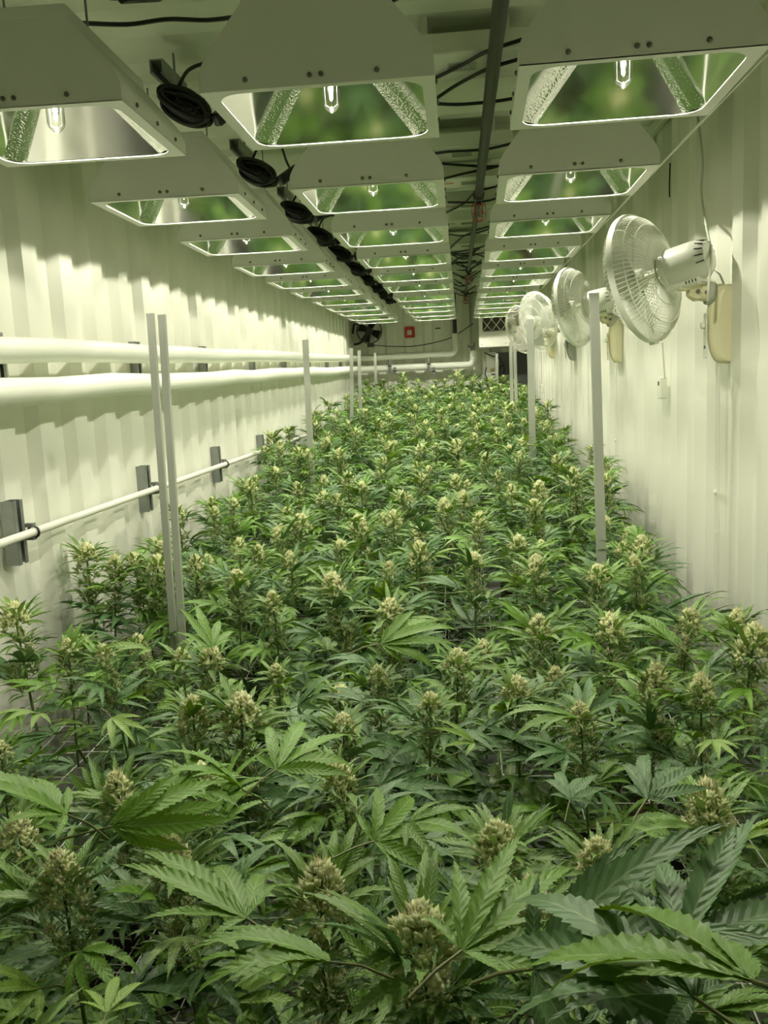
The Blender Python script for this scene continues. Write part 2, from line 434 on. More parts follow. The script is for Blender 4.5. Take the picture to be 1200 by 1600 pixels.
# ------------------------------------------------------------------ coils, brackets, ballasts and cables on the ceiling
mb = MB(); rr = random.Random(7)
for k in range(24):
    oy, oz = rr.uniform(-.035, .035), rr.uniform(-.022, .022); fk = 1 if k < 13 else rr.uniform(.25, .8); a1, a2 = fk * (.072 + rr.uniform(-.012, .012)), fk * (.030 + rr.uniform(-.012, .014)); tl = rr.uniform(-.25, .25)
    pts = []
    for j in range(23):
        a = 2 * PI * j / 22; x, z = a1 * math.cos(a), a2 * math.sin(a); pts.append((x * math.cos(.45) + z * math.sin(.45), oy + .02 * math.sin(a + tl * 4), oz + z * math.cos(.45) - x * math.sin(.45)))
    mb.tube(pts, .0058, 6)
coil_me = mb.mesh('cable_coil', M['black'], True)
mb = MB(); mb.tube(curve_pts([(.0, .07, .0), (.05, .10, -.03), (.10, .09, -.01), (.17, .05, .03), (.22, 0, .08)]), .0055, 6)
mb.tube(curve_pts([(-.02, .02, .05), (.03, -.04, .09), (.10, -.03, .10), (.12, .05, .03), (.14, .10, -.01)]), .0055, 6)
tail_me = mb.mesh('cable_tail', M['black'], True)
mb = MB(); mb.box((0, 0, 0), (.035, .12, .04), ch=.005)
for k in range(5): mb.box((0, .066 + k * .008, 0), (.022 - k * .002, .004, .022 - k * .002))
for s in (-1, 1): mb.box((s * .019, -.02, 0), (.006, .03, .02), ch=.002)
plug_me = mb.mesh('connector', M['blackplastic'])
mb = MB()
mb.box((0, 0, 0), (.004, .24, .04)); mb.box((.038, 0, 0), (.004, .24, .04)); mb.box((.019, 0, .018), (.042, .24, .004))
for s in (.004, .034): mb.box((s, 0, -.018), (.008, .24, .004))
strut_me = mb.mesh('ceiling_strut', M['galv'])
mb = MB()
for k in range(4): mb.box((-.0025, -.085 + k * .055, 0), (.002, .028, .014))
slot_me = mb.mesh('strut_slots', M['blackplastic'])
for ri, ry in enumerate(ROWY):
    if ri == 0: continue
    yb = ry - .40
    t = empty('cable_coil', (-.815 + rnd.uniform(-.01, .01), yb, .850), 'coiled black cable hung between the pipe-wall and middle lamps, %s from the near end' % ORD[ri], 'cable', 'coiled lamp cables')
    t.rotation_euler = (rnd.uniform(-.2, .2), rnd.uniform(-.1, .1), rnd.uniform(-.15, .15))
    link('coil', coil_me, t); link('cable_tail', tail_me, t)
    o = link('connector', plug_me, t, loc=(.125, .03, -.02)); o.rotation_euler = (.55, 0, -.75)
    t = empty('ceiling_strut', (-.90, yb + .06, .945), 'slotted steel channel above the cable coil, %s from the near end' % ORD[ri], 'bracket', 'channels over the cable coils')
    link('channel', strut_me, t); link('slots', slot_me, t)['kind'] = 'stuff'
    mb = MB(); mb.tube([(.02, .06, .0), (.02, .06, ZC - .945 + .01)], .004, 6); link('rod', mb.mesh('rod', M['galv']), t)
# first coil of the near end, over the nearest lamp on the pipe-wall side
t = empty('cable_coil', (-.745, 2.02, .90), 'coiled black cable and connector nearest the viewer above the first pipe-wall lamp', 'cable', 'coiled lamp cables')
link('coil', coil_me, t); o = link('connector', plug_me, t, loc=(.06, .07, -.03)); o.rotation_euler = (.3, 0, -.6)
# ballasts: slim white boxes between middle and fan-side columns
mb = MB(); mb.box((0, 0, 0), (.40, .24, .06), ch=.004)
for sx in (-.12, .12): mb.box((sx, 0, .057), (.02, .20, .056)); bal_me = mb.mesh('ballast_case', M['enamel'])
mb = MB()
for sx in (-1, 1):
    for sy in (-1, 1): mb.lathe([(.005, 0), (.005, -.003), (.002, -.004)], (sx * .185, sy * .08, -.03), 8)
bals_me = mb.mesh('ballast_screws', M['screw'])
mb = MB(); mb.box((0, 0, 0), (.09, .08, .001)); pl_me = mb.mesh('rating_label', M['labelgrey'])
mb = MB()
for k in range(9):
    x = -.04
    rl = random.Random(k)
    while x < .036:
        l = rl.uniform(.006, .02); l = min(l, .04 - x)
        if not (k == 0 and x > .02): mb.box((x + l / 2, .033 - k * .008, -.0008), (l, .004 if k in (1,) else .0022, .0006))
        x += l + .003
pt_me = mb.mesh('label_print', M['ink'])
mb = MB(); mb.box((0, 0, 0), (.07, .030, .001)); ol_me = mb.mesh('warning_label', M['orange'])
mb = MB(); mb.tube(curve_pts([(0, 0, 0), (.06, 0, 0)]), .012, 10)
for k in range(7): mb.tube([(.004 + k * .009, 0, 0), (.008 + k * .009, 0, 0)], .016, 10)
gl_me = mb.mesh('cable_gland', M['blackplastic'])
BAL_Y = [2.90, 4.02, 4.62, 5.25, 5.85, 6.9, 7.7, 8.5, 9.2, 10.0, 10.8]
for i, by in enumerate(BAL_Y):
    t = empty('ballast', (.045, by, .945), 'slim white ballast box on the ceiling beside the dark pipe, %s from the near end' % ORD[i], 'ballast', 'ceiling ballast boxes')
    link('case', bal_me, t); link('screw_heads', bals_me, t)['kind'] = 'stuff'
    lx = -.01 if i < 2 else .03
    p_ = link('rating_label', pl_me, t, loc=(lx, .0, -.031)); link('label_print', pt_me, p_)['kind'] = 'stuff'
    if i >= 2: link('warning_label', ol_me, t, loc=(-.085, -.01, -.031))
    link('cable_gland', gl_me, t, loc=(.20, 0, 0))
# loose black cables crossing between the columns
def cable(pts, r, label, m='black', n=8, grp='black cables across the ceiling', nm='ceiling_cable'):
    mb = MB(); mb.tube(curve_pts(pts, n), r, 7)
    return tag(link(nm, mb.mesh(nm, M[m], True)), label, 'cable', grp)
cable([at(125, 36, z=.93), at(200, 38, z=.95), at(262, 30, z=.96), at(330, 31, z=.96), at(400, 20, z=.95), at(470, 0, z=.95)], .006, 'thick black cable from the nearest coil over to the middle lamp')
cable([at(590, 10, z=.95), at(615, 0, z=.97), at(650, -20, z=.98)], .006, 'short black cable end rising behind the nearest middle lamp')
cab = [[(680, 122), (725, 100), (762, 80), (815, 62)], [(680, 155), (715, 132), (762, 108), (812, 92)], [(680, 162), (720, 163), (775, 158), (812, 152)],
       [(660, 243), (700, 237), (760, 233), (815, 220)], [(680, 255), (720, 258), (765, 260), (790, 258)], [(690, 280), (730, 270), (770, 262), (800, 252)],
       [(698, 332), (725, 318), (745, 300), (790, 288)], [(700, 316), (740, 316), (765, 313), (785, 306)],
       [(700, 366), (722, 368), (745, 364), (770, 356)], [(702, 390), (718, 374), (738, 362), (770, 352)], [(703, 395), (730, 391), (752, 386), (765, 380)],
       [(703, 412), (722, 402), (742, 398), (765, 392)], [(704, 416), (716, 404), (732, 395), (760, 402)]]
for i, c in enumerate(cab):
    zz = .905
    cable([at(px, py, z=zz - .004 * (i % 3)) for px, py in c], .0058, 'black cable crossing beside the dark sprinkler pipe, %s from the near end' % ORD[i])
mb = MB(); rr = random.Random(31)
for k in range(20):
    y0 = rr.uniform(7.2, 11.3); x0, x1 = rr.uniform(-.1, .02), rr.uniform(.16, .26)
    mb.tube(curve_pts([(x0, y0, .93), ((x0 + x1) / 2, y0 + rr.uniform(-.1, .1), rr.uniform(.86, .93)), (x1, y0 + rr.uniform(-.25, .25), .94)], 5), .0058, 5)
tag(link('cable_tangle', mb.mesh('cable_tangle', M['black'], True)), 'tangle of black cables over the far lamps beside the pipe', 'cable', kind='stuff')

# hanging rail beside the fan wall, along the lamps
mb = MB(); mb.tube([(.668, 1.9, .632), (.70, 11.2, .632)], .004, 6)
tag(link('support_rod', mb.mesh('support_rod', M['pvc'])), 'thin pale rod along the lamps beside the fan wall', 'rod')

# ------------------------------------------------------------------ sprinkler pipe
sp = empty('sprinkler_pipe', (.125, 4.75, .87), 'dark steel sprinkler pipe running under the ceiling between lamps', 'pipe')
mb = MB(); mb.tube([(.018, -5.7, 0), (.0, -2.4, 0), (-.006, .0, 0)], .0205, 14); link('large_pipe', mb.mesh('large_pipe', M['darksteel'], True), sp)
mb = MB(); mb.tube([(-.006, .0, 0), (-.028, 3.4, 0), (-.045, 6.6, 0)], .0150, 12); link('small_pipe', mb.mesh('small_pipe', M['darksteel'], True), sp)
for k, (yy, rs, xx) in enumerate(((0, 1.0, -.006), (3.4, .85, -.028), (5.7, .85, -.04))):
    mb = MB(); mb.tube([(xx, yy - .07 * rs, 0), (xx, yy - .06 * rs, 0), (xx, yy + .03 * rs, 0), (xx, yy + .04 * rs, 0)], .0, 14, radii=[.024, .029, .029, .023])
    mb.tube([(xx, yy - .01, .0), (xx, yy - .01, -.045)], .014, 10); cp = link('coupling', mb.mesh('coupling', M['darksteel'], True), sp)
    # sprinkler head with red wire cage
    mb = MB(); mb.tube([(xx, yy - .01, -.045), (xx, yy - .01, -.065)], .009, 8)
    for s in (-1, 1): mb.tube([(xx + s * .010, yy - .01, -.062), (xx + s * .013, yy - .01, -.085), (xx, yy - .01, -.102)], .0022, 6)
    mb.lathe([(.018, -.104), (.018, -.102)], (xx, yy - .01, 0), 14); mb.lathe([(.004, -.1), (.004, -.07)], (xx, yy - .01, 0), 8)
    link('sprinkler_head', mb.mesh('sprinkler_head', M['galv'], True), sp)
    mb = MB(); c = Vector((xx, yy - .01, 0))
    for a in range(6):
        d = Vector((math.cos(a * PI / 3), math.sin(a * PI / 3), 0))
        mb.tube([c + d * .026 + Vector((0, 0, -.035)), c + d * .034 + Vector((0, 0, -.045)), c + d * .036 + Vector((0, 0, -.09)), c + d * .026 + Vector((0, 0, -.12)), c + Vector((0, 0, -.128))], .0017, 5)
    for (rr_, zz) in ((.034, -.045), (.037, -.085), (.027, -.119)):
        mb.tube([c + Vector((rr_ * math.cos(q * PI / 8), rr_ * math.sin(q * PI / 8), zz)) for q in range(17)], .0017, 5)
    link('head_guard', mb.mesh('head_guard', M['redwire'], True), sp)

# ------------------------------------------------------------------ white insulated pipes
def pipe_thing(nm, pts, r, label, m='insul', n=20):
    mb = MB(); mb.tube(pts, r, n); return tag(link(nm, mb.mesh(nm, M[m], True)), label, 'pipe', 'white insulated pipes')
def rounded(pts, rad=.08, n=6):
    P_ = [Vector(p) for p in pts]; out = [P_[0]]
    for i in range(1, len(P_) - 1):
        a = (P_[i - 1] - P_[i]).normalized(); b = (P_[i + 1] - P_[i]).normalized()
        s, e = P_[i] + a * rad, P_[i] + b * rad
        for k in range(n + 1):
            t = k / n; out.append(s * (1 - t) ** 2 + P_[i] * 2 * t * (1 - t) + e * t * t)
    out.append(P_[-1]); return out
def wav(p0, p1, n, amp, seed):
    r_ = random.Random(seed); p0, p1 = Vector(p0), Vector(p1); out = []
    for k in range(n + 1):
        t = k / n; out.append(p0.lerp(p1, t) + Vector((r_.uniform(0, amp), 0, r_.uniform(-amp, amp))))
    return out
up = wav((-1.355, -.9, .09), (-1.355, 11.4, .205), 26, .004, 3)[:-1] + rounded([(-1.355, 11.4, .205), (-1.355, 11.76, .21), (-.06, 11.76, .215), (-.06, 11.76, .47)])[0:]
lo_ = wav((-1.345, -.9, -.03), (-1.345, 11.4, .066), 26, .006, 5)[:-1] + rounded([(-1.345, 11.4, .066), (-1.345, 11.74, .066), (.165, 11.74, .06), (.165, 11.74, .24)])[0:]
pu = pipe_thing('insulated_pipe', up, .040, 'upper white insulated pipe along the ribbed wall, turning up at end')
plw = pipe_thing('insulated_pipe', lo_, .044, 'lower white insulated pipe along the ribbed wall, below its twin')
mb = MB(); mb.tube([(-.06, 11.76, .45), (-.06, 11.76, .62), (-.06, 11.70, 1.0)], .026, 12)
tag(link('riser_pipe', mb.mesh('riser_pipe', M['black'], True)), 'black wrapped riser above the bend of the upper white pipe', 'pipe')
mb = MB(); mb.tube([(.165, 11.74, .22), (.165, 11.74, .34)], .026, 12); mb.tube([(.10, 11.72, .29), (.165, 11.72, .29)], .02, 8)
tag(link('pipe_union', mb.mesh('pipe_union', M['galv'], True)), 'steel union joining the lower white pipe to the cooling unit', 'fitting')
def channel(z0, z1, y, x=XL, w=.055, d=.042):
    mb = MB(); h = z1 - z0; zc = (z0 + z1) / 2
    mb.box((x + .003, y, zc), (.005, w, h)); 
    for s in (-1, 1):
        mb.box((x + d / 2, y + s * w / 2, zc), (d, .004, h)); mb.box((x + d, y + s * (w / 2 - .008), zc), (.004, .018, h))
    return mb
for i, y in enumerate((1.55, 2.62, 3.80, 4.83, 5.98, 7.08, 8.25, 9.4, 10.5)):
    tag(link('wall_channel', channel(-.02 + .007 * y, .16 + .007 * y, y, d=.030).mesh('wall_channel', M['galv'])),
        'grey steel channel behind the two insulated pipes, %s from the near end' % ORD[i], 'bracket', 'channels behind the insulated pipes')
LY = [1.45, 2.605, 3.755, 4.913, 6.04, 7.2, 8.35, 9.35, 10.35]
for i, y in enumerate(LY):
    z1 = -.30 - .013 * y; t = empty('wall_channel', (XL, y, z1 - .1), 'galvanised channel holding the thin white conduit, %s from the near end' % ORD[i], 'bracket', 'channels of the thin conduit')
    link('channel', channel(-.1, .1, 0, x=0, d=.041).mesh('channel', M['galv']), t)
    zc = (-.44 + -.0118 * (y - 2.55)) - (z1 - .1)
    mb = MB()
    for s in (-.018, .018):
        mb.tube([(.04 + .022 + .019 * math.cos(a * PI / 5), .042 + s * .0, zc + .019 * math.sin(a * PI / 5)) for a in range(11)], .004, 5)
    mb.box((.052, .042, zc + .022), (.03, .018, .012)); mb.box((.052, .042, zc - .02), (.03, .018, .01))
    link('clamp', mb.mesh('clamp', M['galv']), t)
mb = MB(); mb.tube([(XL + .062, -.9, -.40), (XL + .062, 2.55, -.44), (XL + .062, 11.8, -.549)], .0135, 12)
tag(link('conduit', mb.mesh('conduit', M['pvc'], True)), 'thin white conduit clamped low along the ribbed wall', 'conduit')

# ------------------------------------------------------------------ things on the end wall
vlv = [((609, 575), 1.0), (617.0, 0), ]
for i, (px, py, big) in enumerate(((609, 572, 1), (617, 580, 0), (670, 569, 1), (678, 580, 0))):
    p = at(px, py, y=11.67); t = empty('pipe_valve', p, ['chrome valve with black lever on the end-wall pipes, nearer the ribbed wall', 'small chrome valve just below the black-levered one, nearer the ribbed wall',
        'chrome valve with black lever on the end-wall pipes, nearer the riser', 'small chrome valve beside the black-levered one, nearer the riser'][i], 'valve', 'valves on the end-wall pipes')
    mb = MB(); h = .08 if big else .05
    mb.lathe([(.012, -h), (.016, -h), (.016, -h * .4), (.011, -h * .35), (.011, h * .3), (.017, h * .35), (.017, h), (.010, h * 1.05)], n=12); link('body', mb.mesh('body', M['galv'], True), t)
    mb = MB(); mb.box((0, 0, 0), (.05, .03, .014), ch=.003); link('lever', mb.mesh('lever', M['blackplastic']), t)
p = at(640, 519, y=11.86)
t = empty('fire_alarm', p, 'small red square fire alarm strobe on the end wall', 'alarm')
mb = MB(); mb.box((0, 0, 0), (.135, .05, .145), ch=.012); link('case', mb.mesh('case', M['red']), t)
mb = MB(); mb.box((.0, -.030, -.005), (.055, .02, .062), ch=.008); link('lens', mb.mesh('lens', M['ceramic']), t)
mb = MB(); mb.box((0, -.0415, .008), (.022, .002, .012)); mb.box((0, -.0415, -.018), (.03, .002, .008)); link('print', mb.mesh('print', M['ink']), t)
# black drum fan
p = at(577, 517, y=11.72)
t = empty('drum_fan', p, 'round black fan in the corner of the end wall beneath the lamps', 'fan')
RX = Matrix.Rotation(PI / 2, 3, 'X')
mb = MB(); mb.lathe([(.158, -.06), (.165, -.06), (.165, .06), (.158, .06), (.152, .0), (.158, -.06)], n=40, M_=RX, cap=False); link('shroud', mb.mesh('shroud', M['blackplastic'], True), t)
mb = MB()
for k in range(1, 8): mb.tube([(k * .021 * math.cos(a * PI / 12), -.062, k * .021 * math.sin(a * PI / 12)) for a in range(25)], .0016, 4)
for k in range(8): mb.tube([(0, -.062, 0), (.16 * math.cos(k * PI / 4), -.062, .16 * math.sin(k * PI / 4))], .002, 4)
link('guard', mb.mesh('guard', M['blackplastic']), t)
mb = MB(); mb.lathe([(.045, -.05), (.05, .0), (.05, .07)], n=20, M_=RX); link('motor', mb.mesh('motor', M['blackplastic'], True), t)
for k in range(4):
    mb = MB(); a = k * PI / 2 + .4; R3 = Matrix.Rotation(a, 3, 'Y'); vs = [R3 @ Vector(v) for v in ((.03, -.02, -.03), (.145, -.03, -.06), (.145, .03, .05), (.03, .02, .03))]
    mb.add(vs + [v + Vector((0, .003, 0)) for v in vs], [(0, 1, 2, 3), (7, 6, 5, 4), (0, 4, 5, 1), (1, 5, 6, 2), (2, 6, 7, 3), (3, 7, 4, 0)]); link('blade', mb.mesh('blade', M['blackplastic']), t)
mb = MB(); mb.box((.01, 0, -.185), (.09, .05, .045), ch=.006); link('switch_box', mb.mesh('switch_box', M['blackplastic']), t)
mb = MB(); mb.tube(curve_pts([(-.11, -.05, .10), (-.18, -.06, .09), (-.205, -.03, .03), (-.215, .0, -.02)]), .016, 8)
mb.tube(curve_pts([(.0, -.08, .05), (-.06, -.09, -.10), (-.13, -.08, -.155), (-.20, .0, -.165)]), .016, 8); link('hose', mb.mesh('hose', M['black'], True), t)
cable([at(580, 539, y=11.8), at(610, 541, y=11.85), at(645, 541, y=11.86), at(680, 535, y=11.86), at(708, 526, y=11.86), at(740, 505, y=11.8)], .0055, 'black cable drooping along the end wall from the round fan', grp='cables on the end wall', nm='wall_cable')
mb = MB(); mb.box((0, 0, 0), (.07, .012, .014), ch=.003); tag(link('wall_tab', mb.mesh('wall_tab', M['blackplastic']), loc=at(684, 513, y=11.9)), 'tiny dark slot on the end wall near the riser', 'slot')
# cooling unit
x0, x1, zb, zt_ = .215, .93, .262, .98
yf = 11.38
t = empty('cooling_unit', ((x0 + x1) / 2, 11.63, zb), 'white box cooling unit with lattice grille high on the end wall', 'air conditioner')
W_ = x1 - x0 - .05; cxx = 0
mb = MB(); mb.box((0, 0, .10), (W_, .50, .20), ch=.008); mb.box((-W_ / 2 + .025, 0, .45), (.05, .50, .52), ch=.006); mb.box((W_ / 2 - .025, 0, .45), (.05, .50, .52), ch=.006); mb.box((0, .03, .45), (W_, .40, .5)); mb.box((0, 0, .69), (W_, .5, .05))
link('casing', mb.mesh('casing', M['acwhite']), t)
mb = MB(); mb.box((0, -.18, .44), (W_ - .1, .02, .46)); link('coil_backing', mb.mesh('coil_backing', M['darkdoor']), t)
mb = MB()
for k in range(18): mb.box((0, -.20, .215 + k * .026), (W_ - .1, .02, .010))
link('fins', mb.mesh('fins', M['acfin']), t)['kind'] = 'stuff'
mb = MB(); gx0, gx1, gz0, gz1 = -W_ / 2 + .05, W_ / 2 - .05, .20, .665; n = 7; st = (gx1 - gx0) / 5
for k in range(-6, 8):
    for s in (-1, 1):
        a = Vector((gx0 + k * st, -.235, gz0)); d = Vector((s * .62, 0, .78)); pts = []
        for q in range(200):
            p = a + d * (q * .004)
            if gx0 <= p.x <= gx1 and gz0 <= p.z <= gz1: pts.append(p)
        if len(pts) > 3: mb.tube([pts[0], pts[-1]], .0042, 4)
link('grille', mb.mesh('grille', M['acwhite']), t)
mb = MB()
for x in (-.3, .0, .3): mb.lathe([(.006, 0), (.006, .004)], (x, -.25, .04), 8, M_=RX)
mb.lathe([(.006, 0), (.006, .004)], (-.24, -.25, .14), 8, M_=RX); link('screw_heads', mb.mesh('screw_heads', M['screw']), t)['kind'] = 'stuff'
# dark doorway under it
mb = MB(); dx0, dx1 = .44, .88; dzt = .20
mb.box(((dx0 + dx1) / 2, 11.885, (ZF + dzt) / 2), (dx1 - dx0, .03, dzt - ZF), ch=.004)
d1 = struct('door_1', mb.mesh('door_1', M['darkdoor']), 'dark narrow door panel below the cooling unit')
mb = MB(); mb.box((dx0 + .05, 11.862, (ZF + dzt) / 2), (.02, .02, dzt - ZF), ch=.003); link('door_batten', mb.mesh('door_batten', M['galv']), d1)
p = at(768, 580, y=11.84); t = empty('electrical_box', p, 'slim white electrical box with yellow plug under the cooling unit', 'electrical box')
mb = MB(); mb.box((0, 0, .0), (.13, .09, .50), ch=.006); link('case', mb.mesh('case', M['enamel']), t)
mb = MB(); mb.box((0, -.055, .02), (.035, .03, .035), ch=.004); link('plug', mb.mesh('plug', M['yellow']), t)
mb = MB(); mb.box((.02, -.05, -.04), (.05, .01, .012)); link('slot', mb.mesh('slot', M['blackplastic']), t)
cable([at(760, 574, y=11.75), at(758, 585, y=11.7), at(764, 592, y=11.7), at(775, 589, y=11.7), at(783, 580, y=11.75)], .007, 'black cable looping down from the yellow plug', grp='cables on the end wall', nm='wall_cable')
cable([at(757, 551, y=11.7), at(768, 556, y=11.7), at(778, 558, y=11.7), at(787, 568, y=11.72), at(786, 580, y=11.72), at(790, 600, y=11.75)], .007, 'black cable hanging from under the cooling unit', grp='cables on the end wall', nm='wall_cable')
mb = MB()
for k in range(5): mb.tube([Vector((.03 * math.cos(a * PI / 8) + .004 * k, -.01 * k, .085 * math.sin(a * PI / 8))) for a in range(17)], .006, 5)
tag(link('cable_loop', mb.mesh('cable_loop', M['black'], True), loc=at(784, 581, y=11.78)), 'small oval coil of black cable beside the dark door', 'cable')
p = at(811, 627, y=11.6); t = empty('floor_fan', p, 'round black fan standing low in front of the dark door', 'fan')
mb = MB(); mb.lathe([(.085, -.03), (.095, -.03), (.095, .03), (.085, .03)], n=28, M_=RX, cap=False); mb.lathe([(.03, -.02), (.03, .02)], n=14, M_=RX); link('shroud', mb.mesh('shroud', M['blackplastic'], True), t)
mb = MB()
for k in range(1, 5): mb.tube([(k * .021 * math.cos(a * PI / 10), -.03, k * .021 * math.sin(a * PI / 10)) for a in range(21)], .002, 4)
for k in range(6): mb.tube([(0, -.03, 0), (.09 * math.cos(k * PI / 3), -.03, .09 * math.sin(k * PI / 3))], .002, 4)
link('guard', mb.mesh('guard', M['blackplastic']), t)
mb = MB(); mb.tube([(0, 0, -.09), (0, 0, ZF - p.z + .03)], .012, 8); mb.lathe([(.14, ZF - p.z), (.14, ZF - p.z + .02), (.03, ZF - p.z + .04)], n=24); link('stand', mb.mesh('stand', M['blackplastic'], True), t)

# ------------------------------------------------------------------ wall fans
RD = .222
def dome(k, n, front):
    """guard wire k of n from hub ring to rim"""
    a = 2 * PI * k / n; pr = [(.055, .062), (.10, .060), (.155, .052), (.198, .034), (RD - .004, .006)] if front else [(.045, -.075), (.09, -.078), (.145, -.070), (.195, -.045), (RD - .004, -.008)]
    tw = -.10 if front else .16
    return [(r * math.cos(a + tw * (1 - r / RD)), r * math.sin(a + tw * (1 - r / RD)), z) for r, z in pr]
def ring(r, z, n=40): return [(r * math.cos(2 * PI * k / n), r * math.sin(2 * PI * k / n), z) for k in range(n + 1)]
NW = 84
mf = MB(); mfs = MB(); mrs = MB()
for k in range(NW): mf.tube(dome(k, NW, True), .0020, 3, cap=False); mfs.tube(dome(k, NW, True), .0010, 3, cap=False); mrs.tube(dome(k, NW, False), .0012, 3, cap=False)
for r, z in ((.055, .062), (.125, .058), (.185, .041)): mf.tube(ring(r, z), .0016, 4); mfs.tube(ring(r, z), .0016, 4)
mr = MB()
for k in range(NW): mr.tube(dome(k, NW, False), .0020, 3, cap=False)
for r, z in ((.045, -.075), (.05, -.077), (.11, -.077), (.17, -.060), (.20, -.040)): mr.tube(ring(r, z), .0018, 4); mrs.tube(ring(r, z), .0018, 4)
mrim = MB(); mrim.lathe([(RD - .006, -.010), (RD + .001, -.012), (RD + .003, .0), (RD + .001, .010), (RD - .006, .008), (RD - .006, -.010)], n=56, cap=False)
mrim.box((0, -RD - .002, 0), (.03, .012, .026), ch=.003)
mhub = MB(); mhub.lathe([(.058, .060), (.058, .066), (.050, .070)], n=32)
mlogo = MB()
for k in range(7):
    x = -.026 + k * .0085; mlogo.box((x, .0, .0706), (.0022, .012, .0012)); mlogo.box((x + .0028, .004 * (1 if k % 2 else -1), .0706), (.0045, .0025, .0012))
mmot = MB(); mmot.lathe([(.064, -.088), (.068, -.092), (.068, -.106), (.066, -.108), (.066, -.19), (.062, -.222), (.048, -.243), (.020, -.252)], n=32)
mbase = MB(); mbase.box((0, -.066, -.150), (.075, .028, .12), ch=.008)
mvent = MB()
for k in range(9):
    a = -1.2 + k * .38; mvent.box((.058 * math.cos(a + .9), .058 * math.sin(a + .9), -.230), (.003, .0032, .026), M_=Matrix.Rotation(a + .9, 3, 'Z') @ Matrix.Rotation(.35, 3, 'Y'))
mvent2 = MB()
for k in range(4): mvent2.box((.037, -.066, -.165 - k * .011), (.002, .010, .004)); mvent2.box((-.037, -.066, -.165 - k * .011), (.002, .010, .004))
mshaft = MB(); mshaft.lathe([(.012, -.088), (.012, .02)], n=12); mshaft.lathe([(.032, -.01), (.040, .0), (.040, .035), (.025, .045)], n=20)
def blade_mesh(k):
    mb = MB(); a0 = k * 2 * PI / 3; vs = []
    for i in range(9):
        for j in range(7):
            r = .036 + (.195 - .036) * i / 8; wid = .35 + .75 * math.sin(PI * min(1, .18 + .72 * i / 8)) ; a = (j / 6 - .5) * wid * (1.0 + .1 * i / 8)
            z = .018 + (.5 - j / 6) * .050 * (.6 + .4 * i / 8)
            aa = a0 + a + .25 * i / 8; vs.append((r * math.cos(aa), r * math.sin(aa), z))
    fs = [(i * 7 + j, i * 7 + j + 1, (i + 1) * 7 + j + 1, (i + 1) * 7 + j) for i in range(8) for j in range(6)]
    mb.add(vs, fs); return mb
blades = [blade_mesh(k) for k in range(3)]
FANDEF = [ # centre (px,py,Y), axis, mount y, mount z, head material, mount material, label
    ((1003, 436), 3.22, (-.78, .60, -.20), 3.13, .11, 'fanwhite', 'fancream', 'large white wall fan nearest the viewer, cream bracket with wrapped cord'),
    ((897, 480), 5.22, (-.84, .54, -.14), 5.15, .125, 'fanwhite', 'fancream', 'white wall fan second from the viewer, seen from behind, cream bracket'),
    ((846, 501), 7.02, (-.84, -.50, -.22), 7.18, .16, 'fanwhite', 'fangrey', 'greenish white wall fan turned to face the room, on a grey bracket'),
    ((814, 515), 8.45, (-.83, -.50, -.26), 8.75, .20, 'fanpink', 'fancream', 'rosy white wall fan farthest away, partly hidden by the greenish one'),
]
